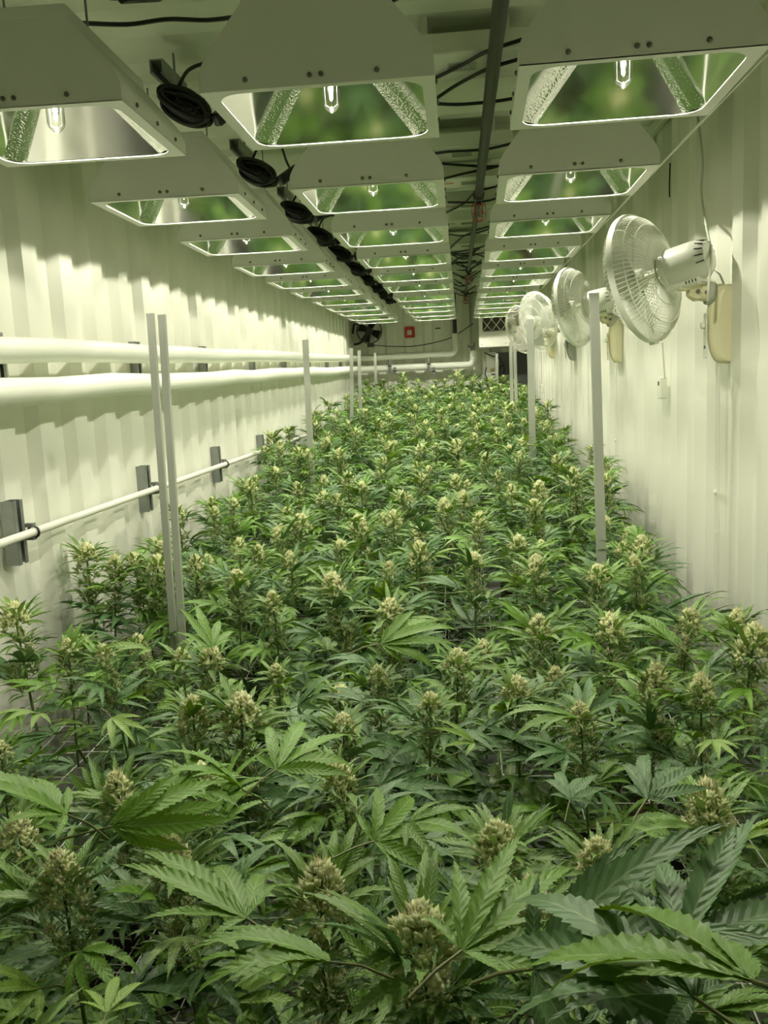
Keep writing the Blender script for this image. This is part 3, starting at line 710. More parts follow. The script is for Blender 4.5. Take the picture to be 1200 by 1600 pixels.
for i, ((px, py), fy, ax, my, mz, hmn, mmn, lab) in enumerate(FANDEF):
    c = at(px, py, y=fy); n = Vector(ax).normalized()
    t = empty('wall_fan', (XR, my, mz), lab, 'fan', 'fans on the ribbed wall')
    u = Vector((0, 0, 1)); xa = u.cross(n).normalized(); ya = n.cross(xa)
    if i > 1: c.x = min(c.x, XR - .30)
    Mx = Matrix(((xa.x, ya.x, n.x, c.x - XR), (xa.y, ya.y, n.y, c.y - my), (xa.z, ya.z, n.z, c.z - mz), (0, 0, 0, 1)))
    def hp(nm, mb_, m_, par=t, sm=True):
        o = link(nm, mb_.mesh(nm, M[m_], sm)); o.parent = par; o.matrix_local = Mx if par is t else Matrix.Identity(4); return o
    hp('front_guard', mf if i < 2 else mfs, hmn); hp('rear_guard', mr if i < 2 else mrs, hmn); hp('guard_rim', mrim, hmn)
    hb = hp('hub_badge', mhub, hmn); hp('badge_print', mlogo, 'blue', hb)
    for b_ in blades: hp('blade', b_, 'fanblade')
    mo = hp('motor_housing', mmot, hmn); hp('vent_slots', mvent, 'blackplastic', mo, False)['kind'] = 'stuff'
    mo2 = hp('motor_base', mbase, hmn, sm=False); hp('vent_slots', mvent2, 'blackplastic', mo2, False)['kind'] = 'stuff'
    hp('shaft', mshaft, hmn)
    # bracket body on the wall
    mb = MB(); L = []
    for k in range(15):
        a_ = PI / 2 - PI * k / 14; L.append((.072 * max(0, math.cos(a_)) ** .55 * (1 if a_ > 0 else .96), .150 * math.sin(a_)))
    secs = [(math.sin(q_ * PI / 16) * .036, max(.25, math.cos(q_ * PI / 16)) ** .45) for q_ in range(-7, 8, 2)]
    vs = []
    for (yy, s) in secs:
        for (dx, zz) in L: vs.append((-dx * s, yy * (1.0 + .12 * zz / .15), .88 * zz * (.85 + .15 * s)))
    q = len(L); fs = [(a * q + b_, a * q + b_ + 1, (a + 1) * q + b_ + 1, (a + 1) * q + b_) for a in range(len(secs) - 1) for b_ in range(q - 1)]
    fs += [tuple(range(q)), tuple((len(secs) - 1) * q + b_ for b_ in range(q))[::-1]]
    mb.add(vs, fs); br = link('wall_bracket', mb.mesh('wall_bracket', M[mmn], True), t)
    # control plate, knob, blue print
    mb = MB(); mb.box((-.0745, 0, -.035), (.004, .038, .15), ch=.0015); link('control_plate', mb.mesh('control_plate', M['fanwhite' if i == 0 else mmn]), br)
    mb = MB(); mb.box((-.083, 0, .0), (.014, .022, .022), ch=.004); mb.box((-.079, 0, -.0), (.004, .006, .045)); link('knob', mb.mesh('knob', M['fanwhite']), br)
    mb = MB(); mb.box((-.074, 0, -.073), (.006, .020, .010)); link('blue_label', mb.mesh('blue_label', M['blue']), br)
    # arm from bracket to pivot under the motor
    piv = Vector((c - Vector((XR, my, mz))) - n * .15 - ya * .09)
    a0 = Vector((-.03, 0, .10)); mb = MB(); d = (piv - a0)
    side = d.cross(Vector((0, 0, 1))).normalized()
    mb.tube([a0, a0 + d * .3, a0 + d * .62], 0, 10, radii=[.036, .030, .028])
    link('arm', mb.mesh('arm', M[mmn], True), t)
    mb = MB(); mb.tube([a0 + d * .56, a0 + d * .80, piv + Vector((0, 0, .0))], 0, 8, radii=[.026, .031, .020])
    mb.box(tuple(piv + ya * .012), (.07, .05, .016), ch=.004); link('pivot', mb.mesh('pivot', M[mmn], True), t)
    mb = MB()
    for f_ in (.5, .78):
        pp = a0 + d * f_; mb.tube([pp - side * .033, pp + side * .033], .007, 10)
    link('pivot_screws', mb.mesh('pivot_screws', M['screw'], True), t)
    # cord wound on the arm
    pts = []; dn = d.normalized(); s2 = dn.cross(side).normalized()
    for k in range(5 * 12):
        aa = 2 * PI * k / 12; pts.append(a0 + d * (.20 + .22 * k / 60) + (side * math.cos(aa) + s2 * math.sin(aa)) * (.036 if i < 2 else .033))
    pts += [a0 + Vector((-.02, 0, .08)), a0 + Vector((.0, 0, .065)), a0 + Vector((.015, 0, .03))]
    mb = MB(); mb.tube(pts, .0032, 6); link('wound_cord', mb.mesh('wound_cord', M['cordwhite'], True), t)
    mb = MB(); mb.tube([(-.028, .0, -.14), (-.028, .0, -.26), (-.02, .0, -.9 if i else -1.2)], .003, 6); link('power_cord', mb.mesh('power_cord', M['fanwhite'], True), t)
# bracket without a visible head between second and third fans is the grey one's twin: a cream bracket farther back
p0 = [at(1090, 180, x=.86), at(1098, 250, x=.87), at(1096, 300, x=.87), at(1103, 350, x=.85), at(1111, 395, x=.82), at(1107, 450, x=.80), at(1106, 470, x=.80)]
cable(p0, .0042, 'white double cord hanging down the wall to the nearest fan', 'cordwhite', grp='cords on the fan wall', nm='hanging_cord')
cable([at(1047, 255, x=.885), at(1046, 285, x=.89), at(1046, 308, x=.89)], .003, 'short black cable end hanging on the fan wall beside the second lamp', 'black', grp='cords on the fan wall', nm='hanging_cord')
cable([at(1035, 535, x=.875), at(1037, 565, x=.88), at(1039, 592, x=.885)], .0035, 'grey cord dropping into the white switch box below the nearest fan', 'cordwhite', grp='cords on the fan wall', nm='hanging_cord')
cable([at(846, 550, x=.88), at(846, 575, x=.88), at(846, 600, x=.885)], .004, 'grey cord dropping into the far white switch box', 'cordwhite', grp='cords on the fan wall', nm='hanging_cord')
for (px, py, s, lab) in ((1035, 606, 1.0, 'small white switch box on the wall below the nearest fan'), (847, 607, 1.4, 'small white switch box on the wall below the farther fans')):
    p = at(px, py, x=.885); t = empty('switch_box', p, lab, 'switch', 'switch boxes on the fan wall')
    mb = MB(); mb.box((0, 0, 0), (.03, .05 * s, .095), ch=.004); link('case', mb.mesh('case', M['fanwhite']), t)
    mb = MB(); mb.box((-.017, 0, .02), (.006, .008, .018)); link('rocker', mb.mesh('rocker', M['ink']), t)
for i, (px, py) in enumerate(((1119, 769), (1124, 832), (962, 688), (895, 657), (897, 682))):
    mb = MB(); mb.lathe([(.010, 0), (.009, .006), (.004, .009)], n=12, M_=Matrix.Rotation(-PI / 2, 3, 'Y'))
    tag(link('rivet', mb.mesh('rivet', M['fanwhite'], True), loc=at(px, py, x=.899)), 'white domed rivet low on the fan wall, %s from the near end' % ORD[[1, 0, 2, 4, 3][i]], 'rivet', 'rivets on the fan wall')

# ------------------------------------------------------------------ posts
POSTS = [((262, 870), (235, 492), 2.62, .020, 'slim pale square post rising by the two pipes, left of its pair', 'post'),
         ((277, 880), (253, 494), 2.55, .020, 'slim pale square post rising by the two pipes, right of its pair', 'post'),
         ((484, 680), (477, 532), 5.4, .034, 'single pale post in front of the ribbed pipe wall mid-room', 'post'),
         ((549, 640), (549, 545), 8.2, .030, 'thin pale post near the far corner, left of its pair', 'post'),
         ((563, 640), (561, 548), 8.6, .030, 'thin pale post near the far corner, right of its pair', 'post'),
         ((588, 620), (586, 552), 10.9, .032, 'farthest thin pale post before the end wall pipes', 'post'),
         ((938, 790), (928, 460), 3.12, .031, 'broad pale square post crossing the second fan', 'post'),
         ((831, 650), (828, 500), 6.3, .045, 'wide greenish clear post below the greenish fan', 'post'),
         ((800, 640), (798, 535), 8.3, .030, 'thin pale post before the dark door, left of its pair', 'post'),
         ((807, 645), (804, 535), 8.2, .028, 'thin pale post before the dark door, right of its pair', 'post'),
         ((777, 610), (776, 553), 10.9, .030, 'short thin pale post in front of the electrical box', 'post')]
for (b, tp, Y, wd, lab, cat) in POSTS:
    B_ = at(*b, y=Y); T_ = at(*tp, y=Y); B_.y = T_.y = Y
    d = (T_ - B_); s = (T_.z - ZF) / d.z; base = T_ - d * s; base.x = T_.x + (base.x - T_.x) * .9
    t = empty('support_post', (base.x, Y, ZF), lab, 'post', 'upright plant support posts')
    mb = MB(); h = T_.z - ZF; sh = (T_.x - base.x)
    q = wd / 2; vs = []
    for z, xx in ((0, 0), (h, sh)):
        for (sx, sy) in ((-1, -1), (1, -1), (1, 1), (-1, 1)): vs.append((xx + sx * q, sy * q * .8, z))
    mb.add(vs, [(0, 1, 2, 3)[::-1], (4, 5, 6, 7), (0, 1, 5, 4), (1, 2, 6, 5), (2, 3, 7, 6), (3, 0, 4, 7)])
    link('shaft', mb.mesh('shaft', M['post']), t)
    mb = MB(); mb.box((sh, 0, h + .002), (wd * 1.04, wd * .84, .004)); link('end_cap', mb.mesh('end_cap', M['post']), t)

# ------------------------------------------------------------------ plants
ZTY = [0, .6, 1, 1.5, 2, 3, 4, 6, 8, 10, 11.3]; ZTZ = [-.45, -.47, -.55, -.58, -.60, -.56, -.50, -.39, -.27, -.15, -.06]
def ztop(y): return float(np.interp(y, ZTY, ZTZ))
def canopy(px, py, dz=0.0):
    d = Rw @ np.array([px - 600, py - 800, F]); d = d / d[1]; s = np.linspace(.25, 12, 4000)
    z = d[2] * s; k = np.argmax(z < np.interp(s, ZTY, ZTZ) + dz)
    return Vector((d * s[k]).tolist())

def leaflet(L, W, teeth, kappa, phi0, fold, rg, side=0.0):
    """serrated blade from the origin along +x, arching down; returns verts, faces, uvs"""
    vs = []; fs = []; uv = []
    N = teeth; ts = np.linspace(0, 1, N + 1); pos = [(0.0, 0.0)]; ph = phi0
    for i in range(N):
        ph -= kappa / N * (1.4 * ts[i] + .3); pos.append((pos[-1][0] + math.cos(ph) * L / N, pos[-1][1] + math.sin(ph) * L / N))
    pos = np.array(pos)
    def mp(t): return np.array([np.interp(t, ts, pos[:, 0]), np.interp(t, ts, pos[:, 1])])
    def wd(t): return W * .5 * max(.03, math.sin(PI * min(1, .03 + .97 * t) ** .80)) ** 1.15 if t < 1 else 0
    def pt(t, y):
        a = mp(t); return (a[0], y + side * t * t * L, a[1] + fold * abs(y) + rg.uniform(-.0006, .0006))
    for i in range(N + 1):
        vs.append(pt(ts[i], 0)); uv.append((ts[i], .5))
    for s in (-1, 1):
        b = len(vs)
        for i in range(N):
            t0 = ts[i]; tt = min(1, ts[i] + 1.05 / N); w0 = wd(t0 + .15 / N) * .87; w1 = wd(ts[i] + .62 / N) * 1.09
            vs.append(pt(t0 + .12 / N, s * w0)); uv.append((t0, .5 + s * .40))
            vs.append(pt(tt - .10 / N, s * w1)); uv.append((tt, .5 + s * .5))
        for i in range(N):
            n_, tp = b + 2 * i, b + 2 * i + 1; m0, m1 = i, i + 1
            q = [(m0, tp, n_), (m0, m1, tp)] if s > 0 else [(m0, n_, tp), (m0, tp, m1)]
            fs += q
            if i < N - 1: fs.append((m1, n_ + 2, tp) if s > 0 else (m1, tp, n_ + 2))
    return vs, fs, uv

class LB:
    """collects leaf geometry"""
    def __init__(s): s.v = []; s.f = []; s.uv = []; s.m = []; s.n = 0
    def add(s, vs, fs, uv, Mx=None, mi=0):
        a = np.array(vs, dtype=np.float64)
        if Mx is not None: a = a @ np.array(Mx.to_3x3()).T + np.array(Mx.translation)
        s.v.append(a); f = np.array(fs, dtype=np.int64) + s.n; s.f.append(f); s.uv.append(np.array(uv)); s.m.append(np.full(len(f), mi)); s.n += len(a)
    def arrays(s): return np.vstack(s.v), np.vstack(s.f), np.vstack(s.uv), np.concatenate(s.m)
    def mesh(s, name, mats, smooth=True):
        v, f, uv, m = s.arrays(); me = bpy.data.meshes.new(name)
        me.vertices.add(len(v)); me.vertices.foreach_set('co', v.ravel())
        me.loops.add(len(f) * 3); me.loops.foreach_set('vertex_index', f.ravel().astype(np.int32))
        me.polygons.add(len(f)); me.polygons.foreach_set('loop_start', np.arange(0, len(f) * 3, 3, dtype=np.int32))
        try: me.polygons.foreach_set('loop_total', np.full(len(f), 3, dtype=np.int32))
        except Exception: pass
        me.polygons.foreach_set('material_index', m.astype(np.int32))
        me.polygons.foreach_set('use_smooth', [smooth] * len(f))
        ul = me.uv_layers.new(name='UVMap'); ul.data.foreach_set('uv', uv[f.ravel()].ravel())
        for k in mats: me.materials.append(k)
        me.update(); me.validate(); return me
    def tube(s, pts, r0, r1, n=3, mi=1):
        vs = []; pts = [Vector(p) for p in pts]; k = len(pts)
        for i, p in enumerate(pts):
            t = (pts[min(i + 1, k - 1)] - pts[max(i - 1, 0)]).normalized(); u = t.cross(Vector((.1, .2, 1))).normalized(); v = t.cross(u); r = r0 + (r1 - r0) * i / (k - 1)
            for j in range(n): a = 2 * PI * j / n; vs.append(tuple(p + (u * math.cos(a) + v * math.sin(a)) * r))
        fs = []
        for i in range(k - 1):
            for j in range(n): a = i * n + j; b = i * n + (j + 1) % n; fs += [(a, b, b + n), (a, b + n, a + n)]
        s.add(vs, fs, [(.5, .5)] * len(vs), None, mi)

def fan_leaf(lb, rg, n=7, L=.145, teeth=14, pet=.055, spread=1.0, kap=.8, Mx=Matrix.Identity(4), mi=0, pmi=1, wr=.140):
    hub = Vector((pet, 0, pet * .12)); 
    if pet > .01:
        pts = [Mx @ Vector((0, 0, -.004)), Mx @ Vector((pet * .5, 0, pet * .10)), Mx @ hub]
        lb.tube(pts, .0016, .0013, 3, pmi)
    angs = {5: [0, 32, 66], 7: [0, 26, 54, 92], 9: [0, 22, 46, 74, 108], 3: [0, 34]}[n]; lens = {5: [1, .84, .5], 7: [1, .90, .68, .36], 9: [1, .93, .78, .55, .3], 3: [1, .8]}[n]
    for k, (a, l) in enumerate(zip(angs, lens)):
        for s in ((1,) if k == 0 else (-1, 1)):
            aa = math.radians(a * spread * rg.uniform(.9, 1.1)) * s + rg.uniform(-.05, .05)
            ll = L * l * rg.uniform(.93, 1.07); kk = kap * rg.uniform(.6, 1.35)
            vs, fs, uv = leaflet(ll, ll * wr * (1.05 if k else 1) * rg.uniform(.92, 1.08) + .002, max(5, int(teeth * (.6 + .4 * l))), kk, rg.uniform(.05, .40), rg.uniform(.15, .5), rg, rg.uniform(-.05, .05))
            m2 = Mx @ Matrix.Translation(hub) @ Matrix.Rotation(aa, 4, 'Z') @ Matrix.Rotation(rg.uniform(-.35, .35) - s * .12, 4, 'X')
            lb.add(vs, fs, uv, m2, mi)
rg = random.Random(11)
LEAVES = []
SPEC = [(7, .140, .9, .7, 'A'), (7, .150, 1.0, 1.1, 'A'), (7, .135, .8, .9, 'B'), (5, .130, 1.0, .8, 'A'), (9, .160, .95, .8, 'B'), (7, .150, .6, 1.3, 'A'),
        (5, .120, .8, .6, 'C'), (7, .140, 1.0, 1.5, 'A'), (7, .155, .75, .5, 'B'), (5, .125, .9, 1.2, 'C'), (7, .16, .9, 1.0, 'B'), (7, .145, .5, .8, 'A'), (3, .11, 1.0, .8, 'A')]
for (n, L_, sp_, kp, mk) in SPEC:
    lb = LB(); fan_leaf(lb, rg, n, L_, 19, .055, sp_, kp); LEAVES.append(lb.mesh('fan_leaf', [M['leaf' + mk], M['petiole']]))

def bract(lb, p, d, L, r, mi):
    """plump pointed scale: 4-sided double pyramid"""
    d = d.normalized(); u = d.cross(Vector((.3, .1, 1))).normalized(); v = d.cross(u)
    vs = [p - d * L * .3] + [p + d * L * .15 + (u * math.cos(a) + v * math.sin(a)) * r for a in (0, PI / 2, PI, 1.5 * PI)] + [p + d * L]
    lb.add(vs, [(0, 2, 1), (0, 3, 2), (0, 4, 3), (0, 1, 4), (5, 1, 2), (5, 2, 3), (5, 3, 4), (5, 4, 1)], [(.5, .5)] * 6, None, mi)
def hair(lb, p, d, L, r, mi, rg_):
    d = d.normalized(); u = d.cross(Vector((.2, .9, .3))).normalized(); v = d.cross(u); b = (u * rg_.uniform(-1, 1) + v * rg_.uniform(-1, 1)) * L * .35
    vs = [p + u * r, p - u * r * .5 + v * r, p - u * r * .5 - v * r, p + d * L * .6 + b * .5, p + d * L + b]
    lb.add(vs, [(0, 1, 3), (1, 2, 3), (2, 0, 3), (3, 1, 4)], [(.5, .5)] * 5, None, mi)
def cluster(lb, lt, rg_, c, H, R, nb, nh, nl, LL, big=True):
    """one flower cluster: bracts and pistils into lb, small leaves into lt"""
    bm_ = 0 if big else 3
    nlump = max(1, nb // 13)
    for j in range(nlump):
        t = ((j + .3) / nlump) ** .9; az0 = j * 2.39996 + rg_.uniform(-.3, .3); r0 = R * (1 - t) ** .55 * rg_.uniform(.60, .82)
        lc = c + Vector((r0 * math.cos(az0), r0 * math.sin(az0), H * t * .92)); lr = (.0085 if big else .006) * rg_.uniform(.8, 1.2) * (1.1 - .4 * t)
        out = Vector((math.cos(az0) * (1 - t), math.sin(az0) * (1 - t), .35 + 1.3 * t)).normalized()
        for i in range(13):
            d = (out + Vector((rg_.gauss(0, .75), rg_.gauss(0, .75), rg_.gauss(.1, .6)))).normalized()
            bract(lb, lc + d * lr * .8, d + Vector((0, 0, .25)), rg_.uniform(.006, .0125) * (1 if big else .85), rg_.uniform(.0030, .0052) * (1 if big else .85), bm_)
    for i in range(nh):
        t = rg_.random() ** .6; az = rg_.uniform(0, 2 * PI); r = R * (1 - t) ** .55
        q = c + Vector((r * .95 * math.cos(az), r * .95 * math.sin(az), H * t)); d = Vector((math.cos(az) * (1.1 - t), math.sin(az) * (1.1 - t), .3 + t + rg_.uniform(-.5, .5)))
        hair(lb, q, d, rg_.uniform(.008, .014), .0012, 1, rg_)
    for i in range(nl):
        t = rg_.random() ** 1.3 * .8; az = i * 2.39996 + rg_.uniform(-.3, .3); l = LL * rg_.uniform(.5, 1.1) * (1 - .6 * t); el = rg_.uniform(.0, .75) + t * .5
        vs, fs, uv = leaflet(l, l * .145 + .0015, 8, rg_.uniform(.3, 1.0), .1, .35, rg_)
        m2 = Matrix.Translation(c + Vector((R * .5 * math.cos(az), R * .5 * math.sin(az), H * t))) @ Matrix.Rotation(az, 4, 'Z') @ Matrix.Rotation(-el, 4, 'Y') @ Matrix.Rotation(rg_.uniform(-.4, .4), 4, 'X')
        lt.add(vs, fs, uv, m2, 0)
COLAS = []
for k in range(7):
    rg_ = random.Random(100 + k); lb = LB(); lt = LB()
    H = rg_.uniform(.044, .066); R = rg_.uniform(.030, .036)
    if k >= 5: H *= .6; R *= .8
    cluster(lb, lt, rg_, Vector((0, 0, -H)), H, R, 260, 210, 24, .100)
    z = -H + .012; lb.tube([(0, 0, -.01), (0, 0, -.40)], .002, .004, 5, 2)
    for j in range(4 if k < 5 else 2):
        z -= rg_.uniform(.028, .045)
        for q in range(rg_.choice((2, 3))):
            az = rg_.uniform(0, 2 * PI); r = rg_.uniform(.010, .024); h = rg_.uniform(.022, .034)
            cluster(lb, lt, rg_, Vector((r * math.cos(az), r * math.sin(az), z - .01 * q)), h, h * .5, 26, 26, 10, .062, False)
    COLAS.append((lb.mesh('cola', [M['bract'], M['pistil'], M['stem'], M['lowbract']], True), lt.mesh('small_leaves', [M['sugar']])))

# hidden and lower foliage, a few shared meshes (low detail, never the top layer)
FOL = []
for k in range(5):
    rg_ = random.Random(300 + k); lb = LB()
    for i in range(84):
        a = rg_.uniform(0, 2 * PI); r = .36 * math.sqrt(rg_.random()); z = -.15 - .50 * rg_.random() ** 1.15
        m2 = Matrix.Translation((r * .6 * math.cos(a), r * .75 * math.sin(a), z)) @ Matrix.Rotation(a + rg_.uniform(-.9, .9), 4, 'Z') @ Matrix.Rotation(rg_.uniform(-.45, .35), 4, 'Y') @ Matrix.Rotation(rg_.uniform(-.5, .5), 4, 'X')
        fan_leaf(lb, rg_, rg_.choice((5, 7)), rg_.uniform(.11, .15), 7, .05, rg_.uniform(.6, 1), rg_.uniform(.5, 1.3), m2, rg_.choice((0, 1, 1)), 2)
    FOL.append(lb.mesh('lower_foliage', [M['leafA'], M['leafB'], M['petiole']]))
mb = MB(); mb.lathe([(.12, 0), (.145, .01), (.155, .27), (.160, .275), (.160, .295), (.150, .295), (.148, .25)], n=24); POT = mb.mesh('pot', M['pot'], True)
mb = MB(); mb.lathe([(.001, .262), (.08, .268), (.149, .255), (.149, .24)], n=20, cap=False); SOIL = mb.mesh('growing_medium', M['soil'], True)

# flower tops read from the photograph (pixel, size) on the canopy surface, later random ones
TOPS = [(650, 1425, 1.15), (500, 1350, 1.15), (775, 1292, 1.0), (935, 1318, .9), (1105, 1222, 1.05), (830, 1375, .75), (90, 1335, .9), (265, 1310, .9), (180, 1210, .95),
        (308, 1195, .8), (375, 1088, 1.3), (525, 1190, .8), (300, 1090, 1.0), (535, 1118, .7), (1035, 1425, .7), (905, 1100, .8), (1025, 1040, 1.1), (1095, 1055, .9),
        (1180, 978, 1.4), (808, 1060, .9), (715, 1018, 1.0), (868, 1043, .7), (590, 1042, .7), (672, 1085, .7), (430, 1040, .6), (330, 1012, 1.0), (20, 945, 1.4), (105, 1000, .8),
        (160, 1010, .8), (610, 938, 1.1), (518, 898, 1.3), (842, 962, 1.0), (955, 962, 1.2), (1080, 952, 1.0), (935, 885, 1.1), (1003, 838, 1.2), (990, 868, .8), (425, 925, .9),
        (370, 892, 1.0), (245, 870, 1.3), (180, 868, 1.0), (208, 866, 1.0), (100, 852, 1.4), (655, 848, 1.3), (740, 865, 1.0), (608, 878, .7), (560, 806, 1.4), (470, 805, 1.3), (452, 862, .8),
        (403, 852, .8), (432, 825, .8), (305, 868, .9), (838, 868, 1.1), (810, 838, 1.1), (615, 798, 1.1), (693, 780, 1.2), (655, 824, .9), (750, 802, 1.1), (835, 782, 1.1), (842, 752, 1.2),
        (390, 750, 1.3), (365, 780, .9), (505, 770, 1.0), (527, 772, .8), (527, 775, .0), (465, 700, 1.4), (480, 702, .9), (530, 702, 1.2), (545, 738, 1.2), (600, 715, .9), (658, 695, 1.3), (713, 688, 1.7), (712, 742, 1.1),
        (760, 708, 1.2), (816, 686, 1.2), (812, 706, .9), (870, 712, 1.1), (895, 732, 1.4), (942, 716, 1.3), (947, 742, .9), (335, 792, .8), (510, 684, 1.2), (555, 670, 1.1), (488, 652, 1.4), (400, 676, 1.3),
        (450, 668, 1.0), (740, 645, 1.1), (777, 675, 1.1), (672, 670, 1.0), (838, 640, 1.2), (855, 628, 1.2), (630, 583, 1.5), (715, 580, 1.5), (738, 590, 1.2), (592, 655, 1.2), (608, 648, 1.1), (690, 640, 1.2), (570, 640, 1.0)]
rg = random.Random(5)
tops = []
for (px, py, s) in TOPS:
    if s <= 0: continue
    if py < 600: p = at(px, py, y=10.6)
    else: p = canopy(px, py, .015)
    p.x = max(-1.34, min(.82, p.x)); tops.append((p, s * .95, True))
def inside(x, y):
    xl = np.interp(y, [0, 1, 2.3, 3.2, 3.8, 5, 6.2, 7, 11.3], [-1.15, -1.15, -1.15, -1.28, -1.25, -1.2, -1.36, -1.3, -1.2])
    xr = np.interp(y, [0, 2, 4, 7, 11.3], [.72, .72, .74, .72, .66]); return xl < x < xr
tries = 0
while tries < 9000:
    tries += 1
    y = rg.uniform(.35, 11.3); x = rg.uniform(-1.35, .8)
    if not inside(x, y): continue
    md = .235 if y < 4 else .225
    if any((p.x - x) ** 2 + (p.y - y) ** 2 < md * md for p, s, h in tops): continue
    z = ztop(y) - (rg.uniform(.05, .16) if y < 2.6 else rg.uniform(.0, .12)) + (.02 if y > 4 else 0)
    tops.append((Vector((x, y, z)), rg.uniform(.7, 1.1), False))
print('tops', len(tops))
RX_ = [-.92, -.27, .40]; NY = 20; DY = .555
def cell(p):
    r = min(range(3), key=lambda i: abs(p.x - RX_[i])); c = max(0, min(NY - 1, int((p.y - .25) / DY))); return r, c
cells = {}
for tp in tops: cells.setdefault(cell(tp[0]), []).append(tp)
ROWN = ['along the pipe wall', 'in the middle row', 'along the fan wall']
# large leaves placed by hand near the viewer: hub pixel, distance, tip pixel, tip distance, roll, length, variant
HERO = [((432, 1208), 1.22, (560, 1120), 1.30, .2, .17, 1), ((175, 1292), 1.10, (330, 1255), 1.12, 1.0, .17, 11), ((582, 1320), 1.02, (700, 1285), 1.08, .5, .15, 1), ((1085, 1575), .60, (880, 1440), .66, .2, .17, 4),
        ((720, 1495), .80, (850, 1400), .86, .2, .17, 0), ((385, 1445), .86, (230, 1345), .95, .2, .17, 0), ((515, 1515), .78, (300, 1500), .80, .5, .15, 5), ((845, 1520), .70, (1010, 1500), .66, .6, .19, 10),
        ((1180, 1560), .52, (900, 1480), .62, .4, .20, 11), ((930, 1470), .74, (1080, 1400), .80, .1, .14, 8), ((1060, 1490), .62, (1180, 1400), .70, .1, .15, 8), ((165, 1590), .68, (180, 1545), .72, .3, .08, 6),
        ((285, 1470), .90, (270, 1520), .86, .2, .10, 6), ((1010, 1255), 1.15, (1090, 1140), 1.3, .1, .16, 2), ((1115, 1160), 1.3, (1125, 1200), 1.24, .1, .10, 6), ((740, 1165), 1.32, (690, 1150), 1.30, .1, .11, 6),
        ((905, 1130), 1.42, (760, 1130), 1.40, .3, .16, 5), ((330, 1015), 1.85, (315, 975), 1.9, .1, .15, 0), ((235, 1020), 1.75, (110, 1005), 1.75, .3, .14, 9), ((175, 1125), 1.45, (210, 1165), 1.4, .2, .12, 6),
        ((595, 1010), 1.75, (720, 985), 1.78, .4, .20, 5), ((1050, 1010), 1.75, (960, 960), 1.85, .3, .17, 5), ((640, 1290), 1.05, (745, 1305), 1.0, .2, .13, 3), ((270, 1240), 1.16, (330, 1215), 1.2, .1, .12, 0),
        ((890, 1255), 1.2, (905, 1200), 1.28, .1, .12, 2), ((375, 1240), 1.2, (265, 1190), 1.2, .6, .15, 5), ((100, 1280), 1.0, (20, 1250), 1.0, .2, .15, 0), ((60, 1120), 1.4, (15, 1135), 1.35, .1, .12, 6)]
def leaf_matrix(o, d, up, s):
    x = d.normalized(); y = up.cross(x).normalized(); z = x.cross(y)
    return Matrix(((x.x * s, y.x * s, z.x * s, o.x), (x.y * s, y.y * s, z.y * s, o.y), (x.z * s, y.z * s, z.z * s, o.z), (0, 0, 0, 1)))
roots = {}
nleaf = 0
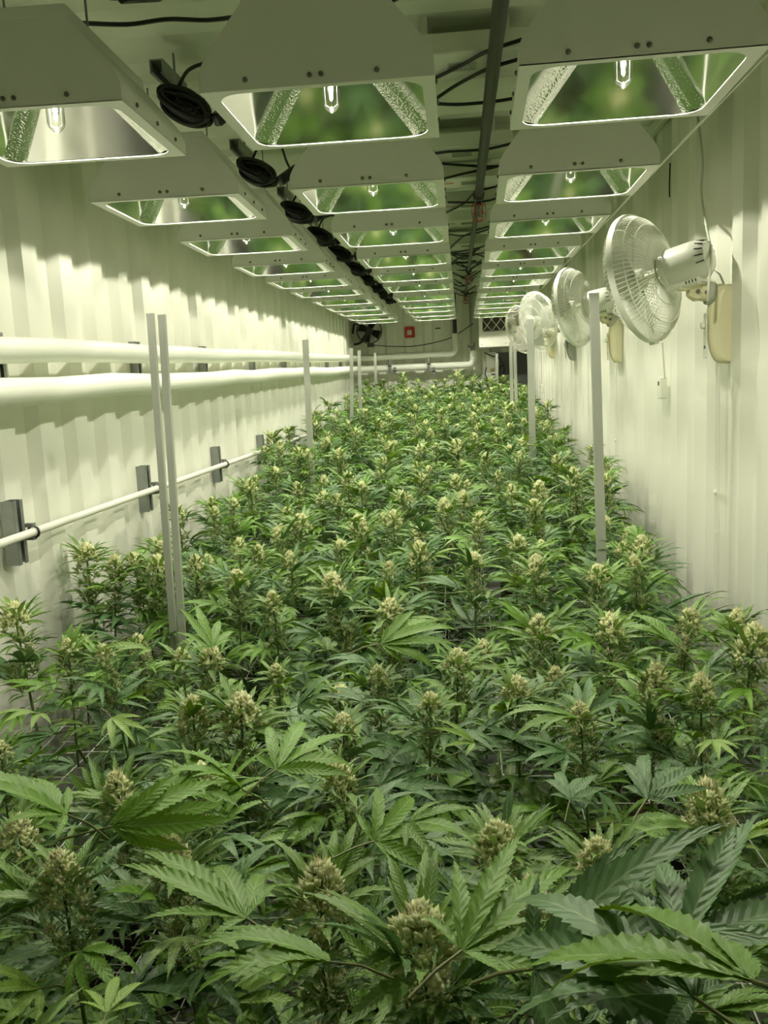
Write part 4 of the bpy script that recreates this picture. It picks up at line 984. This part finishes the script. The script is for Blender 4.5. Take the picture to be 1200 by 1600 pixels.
for c in range(NY):
    for r in range(3):
        tl = cells.get((r, c), [])
        px_, py_ = RX_[r] + rg.uniform(-.05, .05), .25 + DY * (c + .5) + rg.uniform(-.05, .05)
        root = empty('cannabis_plant', (px_, py_, ZF), 'bushy flowering cannabis plant %s, %s from the near end' % (ROWN[r], ORD[c]), 'plant', 'cannabis plants of the canopy')
        roots[(r, c)] = root; W0 = Vector((px_, py_, ZF))
        link('pot', POT, root); link('growing_medium', SOIL, root)
        zt = ztop(py_)
        lb = LB(); fork = Vector((0, 0, (zt - ZF) * .45))
        pts = curve_pts([(0, 0, .25), (rg.uniform(-.02, .02), rg.uniform(-.02, .02), fork.z * .6), tuple(fork), (0, 0, zt - ZF - .2)], 3); lb.tube(pts, .010, .005, 7, 0)
        for (p, s, h) in tl:
            b = p - W0; e = b - Vector((0, 0, .36 * s)); lb.tube(curve_pts([tuple(fork * rg.uniform(.8, 1.05)), tuple(fork.lerp(e, .5) + Vector((0, 0, -.03))), tuple(e)], 3), .0055, .0035, 5, 0)
        link('stem', lb.mesh('stem', [M['stem']]), root)
        f = link('lower_foliage', FOL[rg.randrange(5)], root, loc=(0, 0, zt - ZF - (.03 if py_ > 2.6 else .13))); f['kind'] = 'stuff'; f.rotation_euler.z = rg.uniform(0, 6.28)
        if py_ > 2.2:
            f = link('lower_foliage', FOL[rg.randrange(5)], root, loc=(0, 0, zt - ZF - (.07 if py_ > 3 else .15))); f['kind'] = 'stuff'; f.rotation_euler.z = rg.uniform(0, 6.28)
        for (p, s, hand) in tl:
            near = p.y < 3.2
            ci = rg.randrange(5) if (hand or rg.random() < .5) else rg.choice((5, 6))
            b = p - W0; mx = Matrix.Translation(b) @ Matrix.Rotation(rg.uniform(0, 6.28), 4, 'Z') @ Matrix.Rotation(rg.uniform(-.12, .12), 4, 'X') @ Matrix.Scale(s * (1.0 if p.y < 4 else .92), 4)
            co = link('cola', COLAS[ci][0], root, mw=mx); sl = link('small_leaves', COLAS[ci][1], co); sl['kind'] = 'stuff'
            nl = 9 if near else 8
            if not hand: nl += 1
            az = rg.uniform(0, 6.28)
            for k in range(nl):
                az += 2.4 + rg.uniform(-.3, .3); h = -.035 - .030 * k * s - rg.uniform(0, .015)
                if p.y < 2.4 and hand: h -= .015
                el = rg.uniform(.15, .75) - .06 * k; sc_ = min(1.12, (.62 + .075 * k)) * rg.uniform(.85, 1.15)
                d = Vector((math.cos(az) * math.cos(el), math.sin(az) * math.cos(el), math.sin(el)))
                # keep clear of the side walls
                tipx = p.x + d.x * .2 * sc_
                if tipx < XL + .03 or tipx > XR - .03: d.x *= -.5
                up = Vector((rg.uniform(-.35, .35), rg.uniform(-.35, .35), 1))
                vi = rg.choice((0, 1, 2, 3, 4, 5, 7, 8, 10, 11, 12)) if rg.random() < .93 else rg.choice((6, 9))
                link('fan_leaf', LEAVES[vi], root, mw=leaf_matrix(b + Vector((0, 0, h)), d, up, sc_)); nleaf += 1
for (hp_, hd, tp_, td, roll, L_, vi) in HERO:
    def pd(px, py, dd):
        v = Vector((Rw @ np.array([px - 600, py - 800, F])).tolist()).normalized(); return v * dd
    hpt, tpt = pd(*hp_, hd), pd(*tp_, td); d = (tpt - hpt).normalized()
    viewup = (-hpt).normalized(); up = Vector((0, 0, 1)).lerp(viewup, .22)
    sideways = d.cross(up).normalized(); up = (up * math.cos(roll) + sideways * math.sin(roll) * .6)
    s = L_ / .165; r, c = cell(hpt); root = roots[(r, c)]; W0 = Vector(root.location)
    link('fan_leaf', LEAVES[vi], root, mw=leaf_matrix(hpt - d * .055 * s - W0, d, up, s)); nleaf += 1
print('leaves', nleaf)

# ------------------------------------------------------------------ trellis nets
def net(z, label, y0=.3, y1=11.3, dz=0):
    mb = MB(); r_ = random.Random(int(abs(z) * 100)); xs = [XL + .12 + .152 * k for k in range(14)]; zz = lambda y: z + (ztop(y) - ztop(1.5)) + .01 * math.sin(y * 5)
    for x in xs:
        pts = []; y = y0
        while y < y1: pts.append((x + r_.uniform(-.008, .008), y, zz(y) + r_.uniform(-.006, .006))); y += .3
        mb.tube(pts, .0013, 4)
    y = y0
    while y < y1:
        mb.tube([(x + r_.uniform(-.004, .004), y + r_.uniform(-.01, .01), zz(y) + r_.uniform(-.008, .004)) for x in xs], .0013, 4)
        for x in xs:
            if y < 3: mb.box((x, y, zz(y)), (.006, .006, .004))
        y += .152
    return tag(link('trellis_net', mb.mesh('trellis_net', M['string'])), label, 'net', 'plant support nets')
net(-.92, 'upper white string net stretched through the plants')
net(-1.12, 'lower white string net stretched through the plants near the pots')
